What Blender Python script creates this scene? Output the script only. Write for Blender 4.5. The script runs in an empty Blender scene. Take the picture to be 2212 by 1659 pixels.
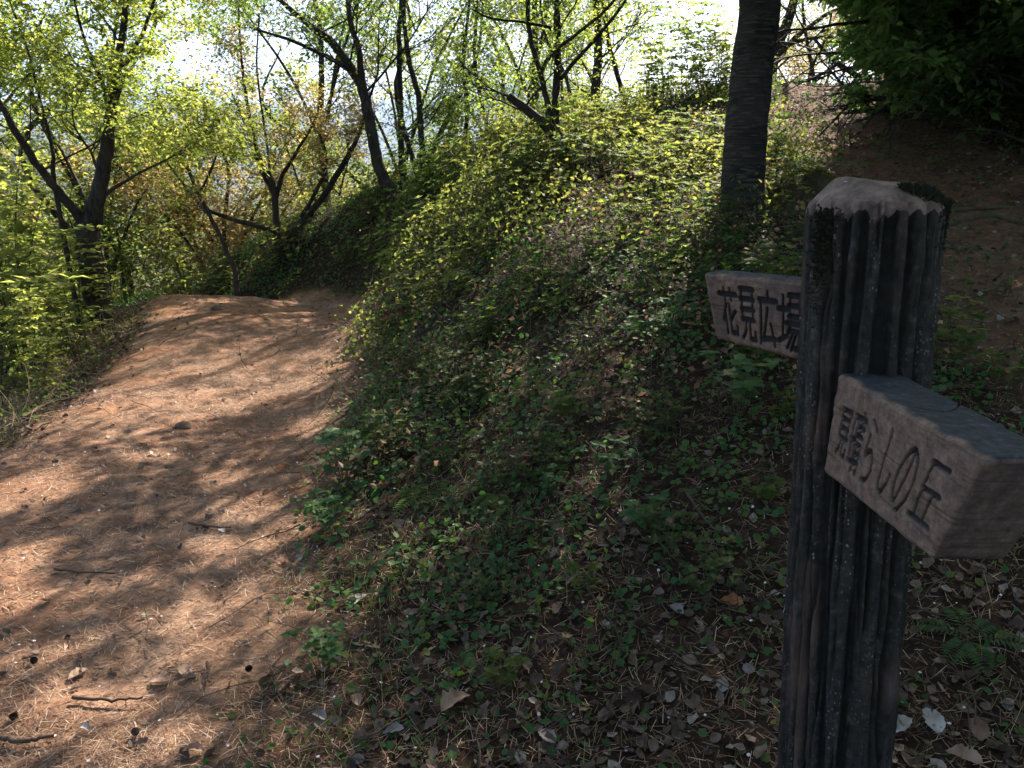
import bpy, math, random
import numpy as np
from mathutils import noise, Vector

random.seed(7)
rng = np.random.default_rng(7)
PI = math.pi
sc = bpy.context.scene

# ------------------------------------------------------------------ camera
PITCH = math.radians(14.5)
cam_d = bpy.data.cameras.new("camera")
cam = bpy.data.objects.new("camera", cam_d)
sc.collection.objects.link(cam)
cam.location = (0, 0, 1.5)
cam.rotation_euler = (PI / 2 - PITCH, 0, 0)
cam_d.sensor_width = 36
cam_d.lens = 28
cam_d.clip_start = 0.05
cam_d.clip_end = 20000
cam_d.dof.use_dof = True
cam_d.dof.focus_distance = 2.4
cam_d.dof.aperture_fstop = 18
sc.camera = cam

# ------------------------------------------------------------------ light
SUN_EL = math.radians(40)
SUN_AZ = math.radians(21)        # to the right of the view direction
world = bpy.data.worlds.new("World")
sc.world = world
world.use_nodes = True
wn = world.node_tree
wn.nodes.clear()
wo = wn.nodes.new("ShaderNodeOutputWorld")
wb = wn.nodes.new("ShaderNodeBackground")
ws = wn.nodes.new("ShaderNodeTexSky")
ws.sky_type = 'NISHITA'
ws.sun_disc = False
ws.sun_elevation = SUN_EL
ws.sun_rotation = SUN_AZ
ws.altitude = 300
ws.air_density = 1.0
ws.dust_density = 2.5
wb.inputs[1].default_value = 0.07
wn.links.new(ws.outputs[0], wb.inputs[0])
wn.links.new(wb.outputs[0], wo.inputs[0])
sun_d = bpy.data.lights.new("sun", 'SUN')
sun_d.energy = 5.0
sun_d.angle = math.radians(0.53)
sun_d.color = (1.0, 0.89, 0.73)
sun = bpy.data.objects.new("sun", sun_d)
sc.collection.objects.link(sun)
SDIR = Vector((math.sin(SUN_AZ) * math.cos(SUN_EL), math.cos(SUN_AZ) * math.cos(SUN_EL), math.sin(SUN_EL)))
sun.rotation_euler = (-SDIR).to_track_quat('-Z', 'Y').to_euler()
sun.location = (5, 15, 20)
sc.view_settings.view_transform = 'Standard'
sc.view_settings.look = 'None'
sc.view_settings.gamma = 1
sc.view_settings.use_curve_mapping = False
sc.view_settings.exposure = 2.1
sc.cycles.max_bounces = 6
sc.cycles.diffuse_bounces = 3
sc.cycles.glossy_bounces = 2
sc.cycles.transmission_bounces = 4
sc.cycles.transparent_max_bounces = 4
sc.cycles.volume_bounces = 0
sc.cycles.use_adaptive_sampling = True
sc.cycles.adaptive_threshold = 0.02
sc.cycles.use_denoising = True
sc.cycles.caustics_reflective = False
sc.cycles.caustics_refractive = False
sc.cycles.sample_clamp_indirect = 6

# ------------------------------------------------------------------ helpers
cP, sP = math.cos(PITCH), math.sin(PITCH)
F = 1720.0


def at(u, v, y):
    """the point at forward distance y seen at photo position (u, v) of a 2212x1659 view"""
    b = (830 - v) / F
    dy, dz, dx = cP + b * sP, -sP + b * cP, (u - 1106) / F
    t = y / dy
    return np.array((dx * t, y, 1.5 + dz * t))


def link(o, parent=None):
    sc.collection.objects.link(o)
    if parent is not None:
        o.parent = parent
    return o


def tag(o, label=None, cat=None, group=None, kind=None):
    if label: o["label"] = label
    if cat: o["category"] = cat
    if group: o["group"] = group
    if kind: o["kind"] = kind
    return o


def empty(name, loc=(0, 0, 0), rz=0.0):
    o = bpy.data.objects.new(name, None)
    o.location = loc
    o.rotation_euler = (0, 0, rz)
    o.empty_display_size = 0.1
    return link(o)


def make_mesh(name, V, polys, mats, rnd=None, smooth=False, attrs=None, midx=None):
    """V (n,3); polys: list of index arrays (m,k), all of one size k or several arrays"""
    me = bpy.data.meshes.new(name)
    V = np.asarray(V, dtype=np.float32)
    if not isinstance(polys, list): polys = [polys]
    polys = [np.asarray(p, dtype=np.int32) for p in polys if len(p)]
    li = np.concatenate([p.ravel() for p in polys])
    tot = np.concatenate([np.full(len(p), p.shape[1], dtype=np.int32) for p in polys])
    st = np.concatenate([[0], np.cumsum(tot)[:-1]]).astype(np.int32)
    me.vertices.add(len(V)); me.vertices.foreach_set("co", V.ravel())
    me.loops.add(len(li)); me.loops.foreach_set("vertex_index", li)
    me.polygons.add(len(tot)); me.polygons.foreach_set("loop_start", st)
    me.polygons.foreach_set("loop_total", tot)
    if midx is not None: me.polygons.foreach_set("material_index", np.asarray(midx, dtype=np.int32))
    me.polygons.foreach_set("use_smooth", np.full(len(tot), bool(smooth)))
    if rnd is not None:
        attrs = dict(attrs or {}); attrs["rnd"] = rnd
    for k, a in (attrs or {}).items():
        at_ = me.attributes.new(k, 'FLOAT', 'POINT')
        at_.data.foreach_set("value", np.asarray(a, dtype=np.float32))
    for m in (mats if isinstance(mats, (list, tuple)) else [mats]):
        me.materials.append(m)
    me.update(calc_edges=True)
    return me


def obj(name, me, parent=None, loc=None):
    o = bpy.data.objects.new(name, me)
    if loc is not None: o.location = loc
    return link(o, parent)


def copy_tree(o, parent=None):
    c = o.copy(); link(c, parent)
    for ch in list(o.children):
        copy_tree(ch, c)
    return c


def unit(a):
    a = np.asarray(a, dtype=float)
    return a / (np.linalg.norm(a, axis=-1, keepdims=True) + 1e-9)


def frames(D, N):
    """rotation frames: local +Y = D, local +Z ~ N"""
    D = unit(D); X = unit(np.cross(D, N)); Z = np.cross(X, D)
    return np.stack([X, D, Z], axis=-1)


def scatter(tv, tf, pos, R, scale):
    """replicate template (k,3)/(list of face arrays) -> V, polys"""
    n, k = len(pos), len(tv)
    sc_ = np.asarray(scale)
    if sc_.ndim == 1: sc_ = np.repeat(sc_[:, None], 3, 1)
    L = tv[None] * sc_[:, None, :]
    V = np.einsum('nij,nkj->nki', R, L) + pos[:, None, :]
    offs = (np.arange(n) * k)[:, None, None]
    polys = [(np.asarray(f)[None] + offs).reshape(-1, len(f[0])) for f in tf]
    return V.reshape(-1, 3), polys


# leaf templates (base at origin, pointing +Y, unit length)
KITE = (np.array([(0, 0, 0), (-.27, .45, .06), (0, 1, -.08), (.27, .45, .06)], float), [[(0, 1, 2), (0, 2, 3)]])
LEAF6 = (np.array([(0, 0, 0), (-.24, .28, .05), (-.25, .62, .03), (0, 1, -.14), (.25, .62, .03), (.24, .28, .05), (0, .5, -.03)], float),
         [[(0, 1, 6), (1, 2, 6), (2, 3, 6), (3, 4, 6), (4, 5, 6), (5, 0, 6)]])
ROUND = (np.array([(0, 0, 0), (-.38, .22, .04), (-.42, .62, .05), (0, .95, -.06), (.42, .62, .05), (.38, .22, .04)], float),
         [[(0, 1, 2), (0, 2, 3), (0, 3, 4), (0, 4, 5)]])
DEAD = (np.array([(0, 0, 0), (-.22, .2, .1), (-.34, .5, .17), (-.16, .82, .05), (.05, 1, .12), (.24, .75, .02), (.3, .45, .15), (.2, .15, .05), (0, .5, -.02)], float),
        [[(8, 0, 1), (8, 1, 2), (8, 2, 3), (8, 3, 4), (8, 4, 5), (8, 5, 6), (8, 6, 7), (8, 7, 0)]])
NEEDLE = (np.array([(-.5, 0, 0), (.5, 0, 0), (.3, 1, .08), (-.3, 1, .08)], float), [[(0, 1, 2, 3)]])
CHIP = (np.array([(-.5, 0, 0), (.5, 0, 0), (.42, 1, 0), (-.45, 1, 0), (-.3, 0, .35), (.3, 0, .35), (.3, 1, .3), (-.3, 1, .3)], float),
        [[(4, 5, 6, 7), (0, 4, 7, 3), (1, 2, 6, 5), (0, 1, 5, 4), (3, 7, 6, 2)]])


def leaves(name, tmpl, pos, D, N, size, mat, parent=None, rnd=None, aspect=1.0):
    pos = np.asarray(pos); n = len(pos)
    s = np.stack([size * aspect, size, size], 1)
    V, P = scatter(tmpl[0], tmpl[1], pos, frames(D, N), s)
    if rnd is None: rnd = rng.random(n)
    me = make_mesh(name, V, P, mat, rnd=np.repeat(rnd, len(tmpl[0])))
    if parent is False: return me
    return obj(name, me, parent)


def tubes(name, tb, mat, parent=None, minsides=3):
    """tb: list of (pts (n,3), radii (n,)) -> one mesh of tapered tubes"""
    Vs, Qs, off = [], [], 0
    for pts, rad in tb:
        pts = np.asarray(pts, float); rad = np.asarray(rad, float); n = len(pts)
        k = 28 if rad[0] > .14 else 12 if rad[0] > .08 else 8 if rad[0] > .03 else 5 if rad[0] > .008 else minsides
        T = unit(np.gradient(pts, axis=0))
        ref = np.array((0, 0, 1.)) if abs(T[0][2]) < .9 else np.array((1., 0, 0))
        X = unit(np.cross(T, ref)); Y = np.cross(T, X)
        a = np.linspace(0, 2 * PI, k, endpoint=False)
        V = pts[:, None] + rad[:, None, None] * (np.cos(a)[None, :, None] * X[:, None] + np.sin(a)[None, :, None] * Y[:, None])
        Vs.append(V.reshape(-1, 3))
        i = np.arange(n - 1)[:, None] * k; j = np.arange(k)[None]; j2 = (j + 1) % k
        q = np.stack([i + j, i + j2, i + k + j2, i + k + j], -1).reshape(-1, 4) + off
        Qs.append(q); off += n * k
    me = make_mesh(name, np.concatenate(Vs), np.concatenate(Qs), mat, smooth=True)
    if parent is False: return me
    return obj(name, me, parent)


def smooth_line(P, n):
    """Catmull-Rom through control rows P (m,k)"""
    P = np.asarray(P, float); m = len(P)
    if m == 2: return P[0] + (P[1] - P[0]) * np.linspace(0, 1, n)[:, None]
    Q = np.vstack([2 * P[0] - P[1], P, 2 * P[-1] - P[-2]])
    t = np.linspace(0, m - 1 - 1e-6, n); i = t.astype(int); f = (t - i)[:, None]
    a, b, c, d = Q[i], Q[i + 1], Q[i + 2], Q[i + 3]
    return .5 * (2 * b + (c - a) * f + (2 * a - 5 * b + 4 * c - d) * f ** 2 + (3 * b - a - 3 * c + d) * f ** 3)


# ------------------------------------------------------------------ materials
def mat(name):
    m = bpy.data.materials.new(name); m.use_nodes = True
    nt = m.node_tree; nt.nodes.clear()
    out = nt.nodes.new("ShaderNodeOutputMaterial")
    return m, nt, out


def nd(nt, t, ins=None, **kw):
    n = nt.nodes.new(t)
    for k, v in kw.items(): setattr(n, k, v)
    for k, v in (ins or {}).items():
        if hasattr(v, 'is_output') or isinstance(v, bpy.types.NodeSocket): nt.links.new(v, n.inputs[k])
        else: n.inputs[k].default_value = v
    return n


def ramp(nt, fac, stops, interp='LINEAR'):
    r = nt.nodes.new("ShaderNodeValToRGB"); r.color_ramp.interpolation = interp
    el = r.color_ramp.elements
    while len(el) < len(stops): el.new(.5)
    for e, (p, c) in zip(el, stops):
        e.position = p; e.color = (*c, 1) if len(c) == 3 else c
    nt.links.new(fac, r.inputs[0])
    return r.outputs[0]


def leaf_mat(name, stops, trans=.55, tint=(1.5, 1.7, .7), rough=.6, spec=.18):
    m, nt, out = mat(name)
    a = nd(nt, "ShaderNodeAttribute", attribute_name="rnd").outputs['Fac']
    tc = nd(nt, "ShaderNodeNewGeometry").outputs['Position']
    nz = nd(nt, "ShaderNodeTexNoise", {'Vector': tc, 'Scale': 1.3, 'Detail': 2.0}).outputs['Fac']
    mx = nd(nt, "ShaderNodeMath", {0: a, 1: .65}, operation='MULTIPLY').outputs[0]
    mx2 = nd(nt, "ShaderNodeMath", {0: nz, 1: .7, 2: mx}, operation='MULTIPLY_ADD').outputs[0]
    mx3 = nd(nt, "ShaderNodeMath", {0: mx2, 1: .17}, operation='SUBTRACT').outputs[0]
    c = ramp(nt, mx3, stops)
    ct = nd(nt, "ShaderNodeMix", {'Factor': 1.0, 'A': c, 'B': (*tint, 1)}, data_type='RGBA', blend_type='MULTIPLY')
    ct = nt.nodes[-1]
    # RGBA sockets of the Mix node
    ct.inputs[6].default_value = (0, 0, 0, 1)
    nt.links.new(c, ct.inputs[6]); ct.inputs[7].default_value = (*tint, 1); ct.inputs[0].default_value = 1
    p = nd(nt, "ShaderNodeBsdfPrincipled", {'Base Color': c, 'Roughness': rough, 'Specular IOR Level': spec})
    t = nd(nt, "ShaderNodeBsdfTranslucent", {'Color': ct.outputs[2]})
    ms = nd(nt, "ShaderNodeMixShader", {0: trans, 1: p.outputs[0], 2: t.outputs[0]})
    nt.links.new(ms.outputs[0], out.inputs[0])
    return m


def mixc(nt, fac, a, b, bt='MIX'):
    n = nt.nodes.new("ShaderNodeMix"); n.data_type = 'RGBA'; n.blend_type = bt
    for s, v in ((0, fac), (6, a), (7, b)):
        if isinstance(v, bpy.types.NodeSocket): nt.links.new(v, n.inputs[s])
        else: n.inputs[s].default_value = v if s == 0 else (*v, 1)
    return n.outputs[2]


def bark_mat(name, c1, c2, cherry=False, moss=0.0):
    m, nt, out = mat(name)
    pos = nd(nt, "ShaderNodeTexCoord").outputs['Object']
    mp = nd(nt, "ShaderNodeMapping", {'Vector': pos, 'Scale': (4, 4, 55) if cherry else (30, 30, 7)}).outputs[0]
    nz = nd(nt, "ShaderNodeTexNoise", {'Vector': mp, 'Scale': 1.0, 'Detail': 6.0, 'Roughness': .65}).outputs['Fac']
    n2 = nd(nt, "ShaderNodeTexNoise", {'Vector': pos, 'Scale': 5.0, 'Detail': 4.0}).outputs['Fac']
    c = ramp(nt, nz, [(.38, c1), (.62, c2)])
    if cherry:
        pm = ramp(nt, nd(nt, "ShaderNodeTexNoise", {'Vector': nd(nt, "ShaderNodeMapping", {'Vector': pos, 'Scale': (9, 9, 70)}).outputs[0], 'Scale': 1.0, 'Detail': 8.0}).outputs['Fac'], [(.55, (0, 0, 0)), (.6, (1, 1, 1))])
        c = mixc(nt, pm, c, (.075, .06, .052))
    c = mixc(nt, ramp(nt, n2, [(.4, (0, 0, 0)), (.7, (.55, .55, .55))]), c, tuple(x * 1.7 for x in c2))
    if moss:
        c = mixc(nt, ramp(nt, n2, [(.6 - .2 * moss, (0, 0, 0)), (.75, (.8, .8, .8))]), c, (.05, .07, .015))
    bp = nd(nt, "ShaderNodeBump", {'Strength': .9, 'Distance': .02, 'Height': nz})
    p = nd(nt, "ShaderNodeBsdfPrincipled", {'Base Color': c, 'Roughness': .85, 'Specular IOR Level': .2, 'Normal': bp.outputs[0]})
    nt.links.new(p.outputs[0], out.inputs[0])
    return m


def simple_mat(name, stops, rough=.8, trans=0.0, spec=.3, nscale=0):
    m, nt, out = mat(name)
    a = nd(nt, "ShaderNodeAttribute", attribute_name="rnd").outputs['Fac']
    c = ramp(nt, a, stops)
    if nscale:
        pos = nd(nt, "ShaderNodeTexCoord").outputs['Object']
        nz = nd(nt, "ShaderNodeTexNoise", {'Vector': pos, 'Scale': nscale, 'Detail': 5.0}).outputs['Fac']
        c = mixc(nt, ramp(nt, nz, [(.35, (0, 0, 0)), (.65, (1, 1, 1))]), mixc(nt, 1.0, c, (.55, .5, .45), 'MULTIPLY'), c)
    p = nd(nt, "ShaderNodeBsdfPrincipled", {'Base Color': c, 'Roughness': rough, 'Specular IOR Level': spec})
    if trans:
        t = nd(nt, "ShaderNodeBsdfTranslucent", {'Color': c})
        p = nd(nt, "ShaderNodeMixShader", {0: trans, 1: p.outputs[0], 2: t.outputs[0]})
    nt.links.new(p.outputs[0], out.inputs[0])
    return m


M = {}
M['leaf_spring'] = leaf_mat('leaf_spring', [(.1, (.07, .10, .03)), (.5, (.14, .165, .045)), (.9, (.24, .23, .075))], .68, (2.4, 2.5, 1.5))
M['leaf_copper'] = leaf_mat('leaf_copper', [(.1, (.10, .11, .04)), (.45, (.18, .15, .06)), (.9, (.30, .21, .12))], .68, (2.3, 2.2, 1.7))
M['leaf_mid'] = leaf_mat('leaf_mid', [(.1, (.035, .065, .022)), (.5, (.085, .12, .035)), (.9, (.17, .18, .055))], .65, (2.4, 2.7, 1.5))
M['leaf_dark'] = leaf_mat('leaf_dark', [(.1, (.045, .075, .035)), (.6, (.075, .12, .05)), (.95, (.13, .175, .06))], .5, (2.1, 2.5, 1.4))
M['leaf_azalea'] = leaf_mat('leaf_azalea', [(.1, (.03, .055, .022)), (.45, (.055, .085, .03)), (.7, (.11, .12, .045)), (.85, (.15, .115, .05)), (.98, (.17, .09, .05))], .45, (1.9, 2.0, 1.1))
M['leaf_cover'] = leaf_mat('leaf_cover', [(.1, (.03, .08, .03)), (.6, (.06, .13, .045)), (.95, (.12, .12, .03))], .4, (1.6, 1.9, .7))
M['leaf_yellow'] = leaf_mat('leaf_yellow', [(.1, (.09, .12, .035)), (.5, (.16, .18, .05)), (.8, (.20, .20, .075)), (.98, (.26, .18, .10))], .55, (2.0, 2.1, 1.3))
M['leaf_bush'] = leaf_mat('leaf_bush', [(.1, (.09, .13, .03)), (.5, (.16, .19, .05)), (.95, (.25, .25, .08))], .62, (2.1, 2.1, 1.5))
M['far_leaf'] = leaf_mat('far_leaf', [(.1, (.04, .075, .02)), (.45, (.09, .13, .03)), (.7, (.15, .17, .05)), (.95, (.19, .17, .09))], .35, (1.5, 1.5, .8))
M['far_conifer'] = leaf_mat('far_conifer', [(.1, (.015, .035, .015)), (.9, (.035, .06, .025))], .2, (1.3, 1.5, .8))
M['bark'] = bark_mat('bark', (.012, .010, .009), (.05, .042, .036))
M['bark_brown'] = bark_mat('bark_brown', (.022, .016, .012), (.085, .065, .05), moss=.5)
M['bark_cherry'] = bark_mat('bark_cherry', (.011, .010, .010), (.035, .030, .028), cherry=True)
M['twig'] = simple_mat('twig', [(0, (.09, .06, .045)), (.5, (.17, .12, .09)), (1, (.3, .24, .2))], nscale=20)
M['stem'] = simple_mat('stem', [(0, (.07, .06, .03)), (1, (.12, .09, .05))])
M['straw'] = simple_mat('straw', [(0, (.08, .042, .028)), (.5, (.19, .105, .065)), (.85, (.32, .20, .135)), (1, (.52, .40, .31))], .7)
M['dead_leaf'] = simple_mat('dead_leaf', [(0, (.05, .03, .022)), (.5, (.12, .075, .055)), (.85, (.20, .14, .11)), (1, (.32, .27, .24))], .6, .15, nscale=40)
M['dry'] = simple_mat('dry', [(0, (.10, .05, .03)), (.5, (.22, .12, .07)), (.9, (.38, .24, .15)), (1, (.42, .16, .07))], .7, .3)
M['stalk'] = simple_mat('stalk', [(0, (.30, .21, .14)), (1, (.45, .34, .24))])
M['petal'] = simple_mat('petal', [(0, (.7, .6, .65)), (1, (.85, .8, .85))], .6, .3)
M['moss'] = simple_mat('moss', [(0, (.012, .014, .008)), (1, (.035, .035, .018))], .95)
M['moss_bright'] = simple_mat('moss_bright', [(0, (.07, .09, .015)), (1, (.15, .16, .03))], .95, .3)
M['grass'] = simple_mat('grass', [(0, (.06, .1, .025)), (.6, (.13, .16, .04)), (1, (.35, .3, .14))], .6, .4)

# ground: soil, path earth (attribute "path") and moss tint
gm, nt, out = mat('ground_earth')
pos = nd(nt, "ShaderNodeNewGeometry").outputs['Position']
pa = nd(nt, "ShaderNodeAttribute", attribute_name="path").outputs['Fac']
n1 = nd(nt, "ShaderNodeTexNoise", {'Vector': pos, 'Scale': 1.1, 'Detail': 5.0, 'Roughness': .6}).outputs['Fac']
n2 = nd(nt, "ShaderNodeTexNoise", {'Vector': pos, 'Scale': 22.0, 'Detail': 8.0, 'Roughness': .7}).outputs['Fac']
n3 = nd(nt, "ShaderNodeTexVoronoi", {'Vector': pos, 'Scale': 70.0, 'Randomness': 1.0})
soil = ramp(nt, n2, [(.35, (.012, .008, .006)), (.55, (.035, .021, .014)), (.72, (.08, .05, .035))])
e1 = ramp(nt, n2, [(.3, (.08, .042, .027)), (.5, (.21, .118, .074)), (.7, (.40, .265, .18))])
e2 = ramp(nt, n1, [(.38, (.31, .15, .082)), (.6, (.29, .195, .145))])
earth = mixc(nt, .45, e1, e2)
dk = nd(nt, "ShaderNodeTexNoise", {'Vector': pos, 'Scale': 4.5, 'Detail': 6.0, 'Roughness': .7}).outputs['Fac']
earth = mixc(nt, ramp(nt, dk, [(.42, (.75, .75, .75)), (.58, (0, 0, 0))]), earth, mixc(nt, 1.0, earth, (.52, .46, .42), 'MULTIPLY'))
earth = mixc(nt, ramp(nt, n3.outputs['Distance'], [(.0, (.35, .35, .35)), (.25, (0, 0, 0))]), earth, (.38, .26, .18))
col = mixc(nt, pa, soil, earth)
far = nd(nt, "ShaderNodeAttribute", attribute_name="far").outputs['Fac']
col = mixc(nt, far, col, ramp(nt, nd(nt, "ShaderNodeTexNoise", {'Vector': pos, 'Scale': .03, 'Detail': 8.0}).outputs['Fac'], [(.35, (.04, .06, .02)), (.6, (.09, .11, .04))]))
bp = nd(nt, "ShaderNodeBump", {'Strength': .8, 'Distance': .015, 'Height': n2})
p = nd(nt, "ShaderNodeBsdfPrincipled", {'Base Color': col, 'Roughness': .95, 'Specular IOR Level': .1, 'Normal': bp.outputs[0]})
nt.links.new(p.outputs[0], out.inputs[0])
M['ground'] = gm

# ------------------------------------------------------------------ terrain
CP = [  # x, y, z
    # lower path
    (-2.5, -2, 0), (0, -2, 0), (2, -2, .05), (-2, 0, 0), (0, 0, 0), (2, 0, .05), (-2, 1.6, 0), (-.7, 1.7, 0),
    (-2.6, 3.2, .0), (-1.7, 3.2, -.03), (-.95, 3.4, .0), (-2.7, 5, 0), (-2, 5, -.03), (-1.15, 4.9, .0), (-3.2, 7, 0), (-2.2, 7, -.03), (-1.3, 6.8, .02),
    (-4.0, 8.7, .02), (-2.8, 8.7, 0), (-1.65, 8.7, .03), (-4.6, 10.2, .0), (-3.3, 10.3, .0), (-1.9, 10.1, .07), (-2.4, 10.8, .03),
    (-5.0, 11.5, -.45), (-3.6, 11.3, -.25), (-6.5, 13, -1.5), (-7.5, 12, -2.0), (-6.2, 15, -2.6),
    # drop on the left
    (-3.4, 3, -.12), (-4.3, 3, -.9), (-6, 3, -2.4), (-9, 3, -5), (-3.5, 5, -.15), (-4.6, 5.5, -.9), (-6.5, 6, -2.4), (-9, 7, -5), (-5, 8, -.5), (-6.5, 8.5, -1.4),
    (-6.3, 10.3, -.9), (-9, 10, -3.5), (-12, 12, -6.5), (-12, 3, -7), (-9, -2, -4), (-5, -2, -1.5),
    # bank nose beyond the crest
    (-3.2, 12.1, .55), (-2.2, 11.2, .55), (-4.4, 12.4, .1), (-1.9, 12.2, 1.25), (-3.7, 13.3, .75), (-5.3, 13.7, -.4), (-5, 16, -1.6), (-2.5, 15.5, .2), (-.6, 10.4, 1.62), (-1.05, 9.9, .9), (-1.5, 11.1, .9),
    # mound
    (.3, 1.7, .02), (1.0, 1.6, .06), (2.0, 1.6, .2), (-.2, 2.6, .07), (.6, 2.6, .22), (1.5, 2.6, .4), (0, 3.3, .27), (-.5, 3.5, .10), (1.0, 3.4, .52), (2.1, 3.4, .64),
    (-.5, 4.6, .28), (.3, 4.6, .58), (1.2, 4.6, .88), (-.7, 6.2, .4), (0, 6.2, .95), (.9, 6.3, 1.15), (1.75, 6, 1.18), (-.8, 8, .75), (.1, 7.8, 1.4), (.55, 8.3, 1.72), (1.33, 8, 1.45),
    (.6, 10.5, 2.0), (2.2, 9.5, 1.9), (1.9, 12, 2.45), (3.0, 13, 2.7), (0, 13.5, 1.4), (2, 16, 1.3), (0, 18, -.5), (-4, 20, -4),
    # upper path
    (2.3, 3.9, .72), (2.75, 4.8, .92), (2.95, 5.8, 1.18), (3.1, 6.8, 1.5), (3.5, 8, 1.78), (3.9, 10, 2.24), (2.6, 10.5, 2.22), (4.55, 12.3, 2.78), (4.0, 12.4, 2.85), (5.2, 12.4, 2.86), (2.3, 7.1, 1.45),
    # right bank
    (3.4, 3.6, .9), (4.2, 1.5, .8), (5, 3.5, 1.5), (3.9, 5.5, 1.3), (4.1, 7.3, 1.7), (5.2, 8, 2.25), (6.4, 8, 2.7), (7, 5, 2.4), (6.2, 12, 3.25), (5.4, 10, 2.7), (8, 14, 3.5), (9, 10, 3.6), (10, 4, 3), (8, 0, 1.5), (12, 8, 4), (12, 14, 3.5),
    # behind the saddle
    (4.7, 14.5, 2.5), (4.7, 18, .8), (8, 20, 1.5), (3, 20, -.5), (0, 24, -4), (6, 25, -2), (-10, 20, -7), (12, 24, 0),
]
CP = np.array(CP, float)


def _phi(r2): return .5 * r2 * np.log(r2 + 1e-12)


_n = len(CP)
_A = np.zeros((_n + 3, _n + 3))
_d2 = ((CP[:, None, :2] - CP[None, :, :2]) ** 2).sum(-1)
_A[:_n, :_n] = _phi(_d2) + np.eye(_n) * .02
_A[:_n, _n] = 1; _A[:_n, _n + 1:] = CP[:, :2]; _A[_n:, :_n] = _A[:_n, _n:].T
_W = np.linalg.solve(_A, np.concatenate([CP[:, 2], np.zeros(3)]))


def tps(x, y):
    x = np.asarray(x, float).ravel(); y = np.asarray(y, float).ravel()
    r = np.empty(len(x))
    for i in range(0, len(x), 20000):
        a, b = x[i:i + 20000], y[i:i + 20000]
        d2 = (a[:, None] - CP[None, :, 0]) ** 2 + (b[:, None] - CP[None, :, 1]) ** 2
        r[i:i + 20000] = _phi(d2) @ _W[:_n] + _W[_n] + _W[_n + 1] * a + _W[_n + 2] * b
    return r


def sstep(a, b, x):
    t = np.clip((x - a) / (b - a), 0, 1); return t * t * (3 - 2 * t)


_ph = np.random.default_rng(3).random((40, 3)) * 6.28


def wob(x, y, f, k=0):
    """cheap smooth noise, about -1..1"""
    s = 0
    for i in range(5):
        a = _ph[(i * 3 + k) % 40]
        w = f * (1.0 + .57 * i)
        s = s + np.sin(w * (x * math.cos(a[0]) + y * math.sin(a[0])) + a[1]) * np.sin(w * .8 * (x * math.sin(a[2]) - y * math.cos(a[2])) + a[2])
    return s / 2.5


def far_h(x, y):
    d = np.hypot(x, y - 4)
    z = -1.0 - 30 * (1 - np.exp(-np.maximum(d - 14, 0) / 45.))
    z = z - 30 * sstep(90, 260, d)
    az = np.arctan2(x, y)
    z = z + sstep(270, 700, d) * (75 + 22 * np.sin(az * 9 + 1) + 10 * np.sin(az * 23))
    z = z - sstep(750, 1200, d) * 60
    z = z + sstep(1700, 3600, d) * (330 + 70 * np.sin(az * 5 + 2.0) + 40 * np.sin(az * 13 + .5) + 18 * np.sin(az * 37)) * (1 - .75 * sstep(.05, .3, az))
    z = z + wob(x, y, .012, 2) * sstep(200, 600, d) * 12 + wob(x, y, .004, 5) * sstep(1500, 2500, d) * 40
    return z


def height(x, y):
    x = np.asarray(x, float); sh = x.shape; x = x.ravel(); y = np.asarray(y, float).ravel()
    d = np.hypot(x - 0, y - 7)
    w = sstep(15, 24, d)
    near = np.zeros(len(x)); m = w < 1
    near[m] = tps(x[m], y[m])
    near = near + .012 * wob(x, y, 5.0, 1) + .006 * wob(x, y, 17.0, 4)
    return (near * (1 - w) + far_h(x, y) * w).reshape(sh)


# path masks (0..1)
PR = np.array([(-2, -.55), (0, -.55), (1.77, -.62), (3.47, -.86), (5, -1.05), (6.3, -1.2), (8.6, -1.5), (9.7, -1.62), (10.3, -1.9), (10.8, -2.4), (11.2, -3.3), (12, -4.6), (13, -6.0)])
PL = np.array([(-2, -2.7), (3, -2.75), (4.7, -2.9), (8.4, -3.9), (10.5, -4.7), (12, -6.5), (13, -7.5)])
UC = np.array([(2.5, 2.9, .5), (3.9, 2.75, .62), (4.8, 3.0, .75), (5.8, 3.2, .8), (6.8, 3.4, .8), (8, 3.65, .75), (10, 3.95, .75), (12.3, 4.6, .65), (15, 4.8, .7)])


def path_w(x, y):
    e = .10 * wob(x, y, 4., 7)
    l = np.interp(y, PL[:, 0], PL[:, 1]); r = np.interp(y, PR[:, 0], PR[:, 1])
    m = sstep(-.16, .14, x - l + e) * sstep(-.22, .26, r - x + 1.6 * e) * sstep(11.3, 10.8, y)
    return m


def upper_w(x, y):
    c = np.interp(y, UC[:, 0], UC[:, 1]); w = np.interp(y, UC[:, 0], UC[:, 2])
    e = .12 * wob(x, y, 4., 9)
    m = sstep(-.2, .15, w - np.abs(x - c) + e) * sstep(2.4, 3.2, y) * sstep(16, 14.5, y)
    b = sstep(-.2, .15, .5 - np.abs(y - 10.45) + e) * sstep(1.6, 2.0, x) * sstep(4.0, 3.9, x)
    return np.maximum(m, b)


def axis(lo, hi, step_fn, ends, growth=1.18):
    a = [lo]
    while a[-1] < hi: a.append(a[-1] + step_fn(a[-1]))
    s = step_fn(a[-1]); b = a[-1]
    while b < ends[1]: s *= growth; b += s; a.append(b)
    s = step_fn(lo); b = lo; pre = []
    while b > ends[0]: s *= growth; b -= s; pre.append(b)
    return np.array(pre[::-1] + a)


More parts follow.
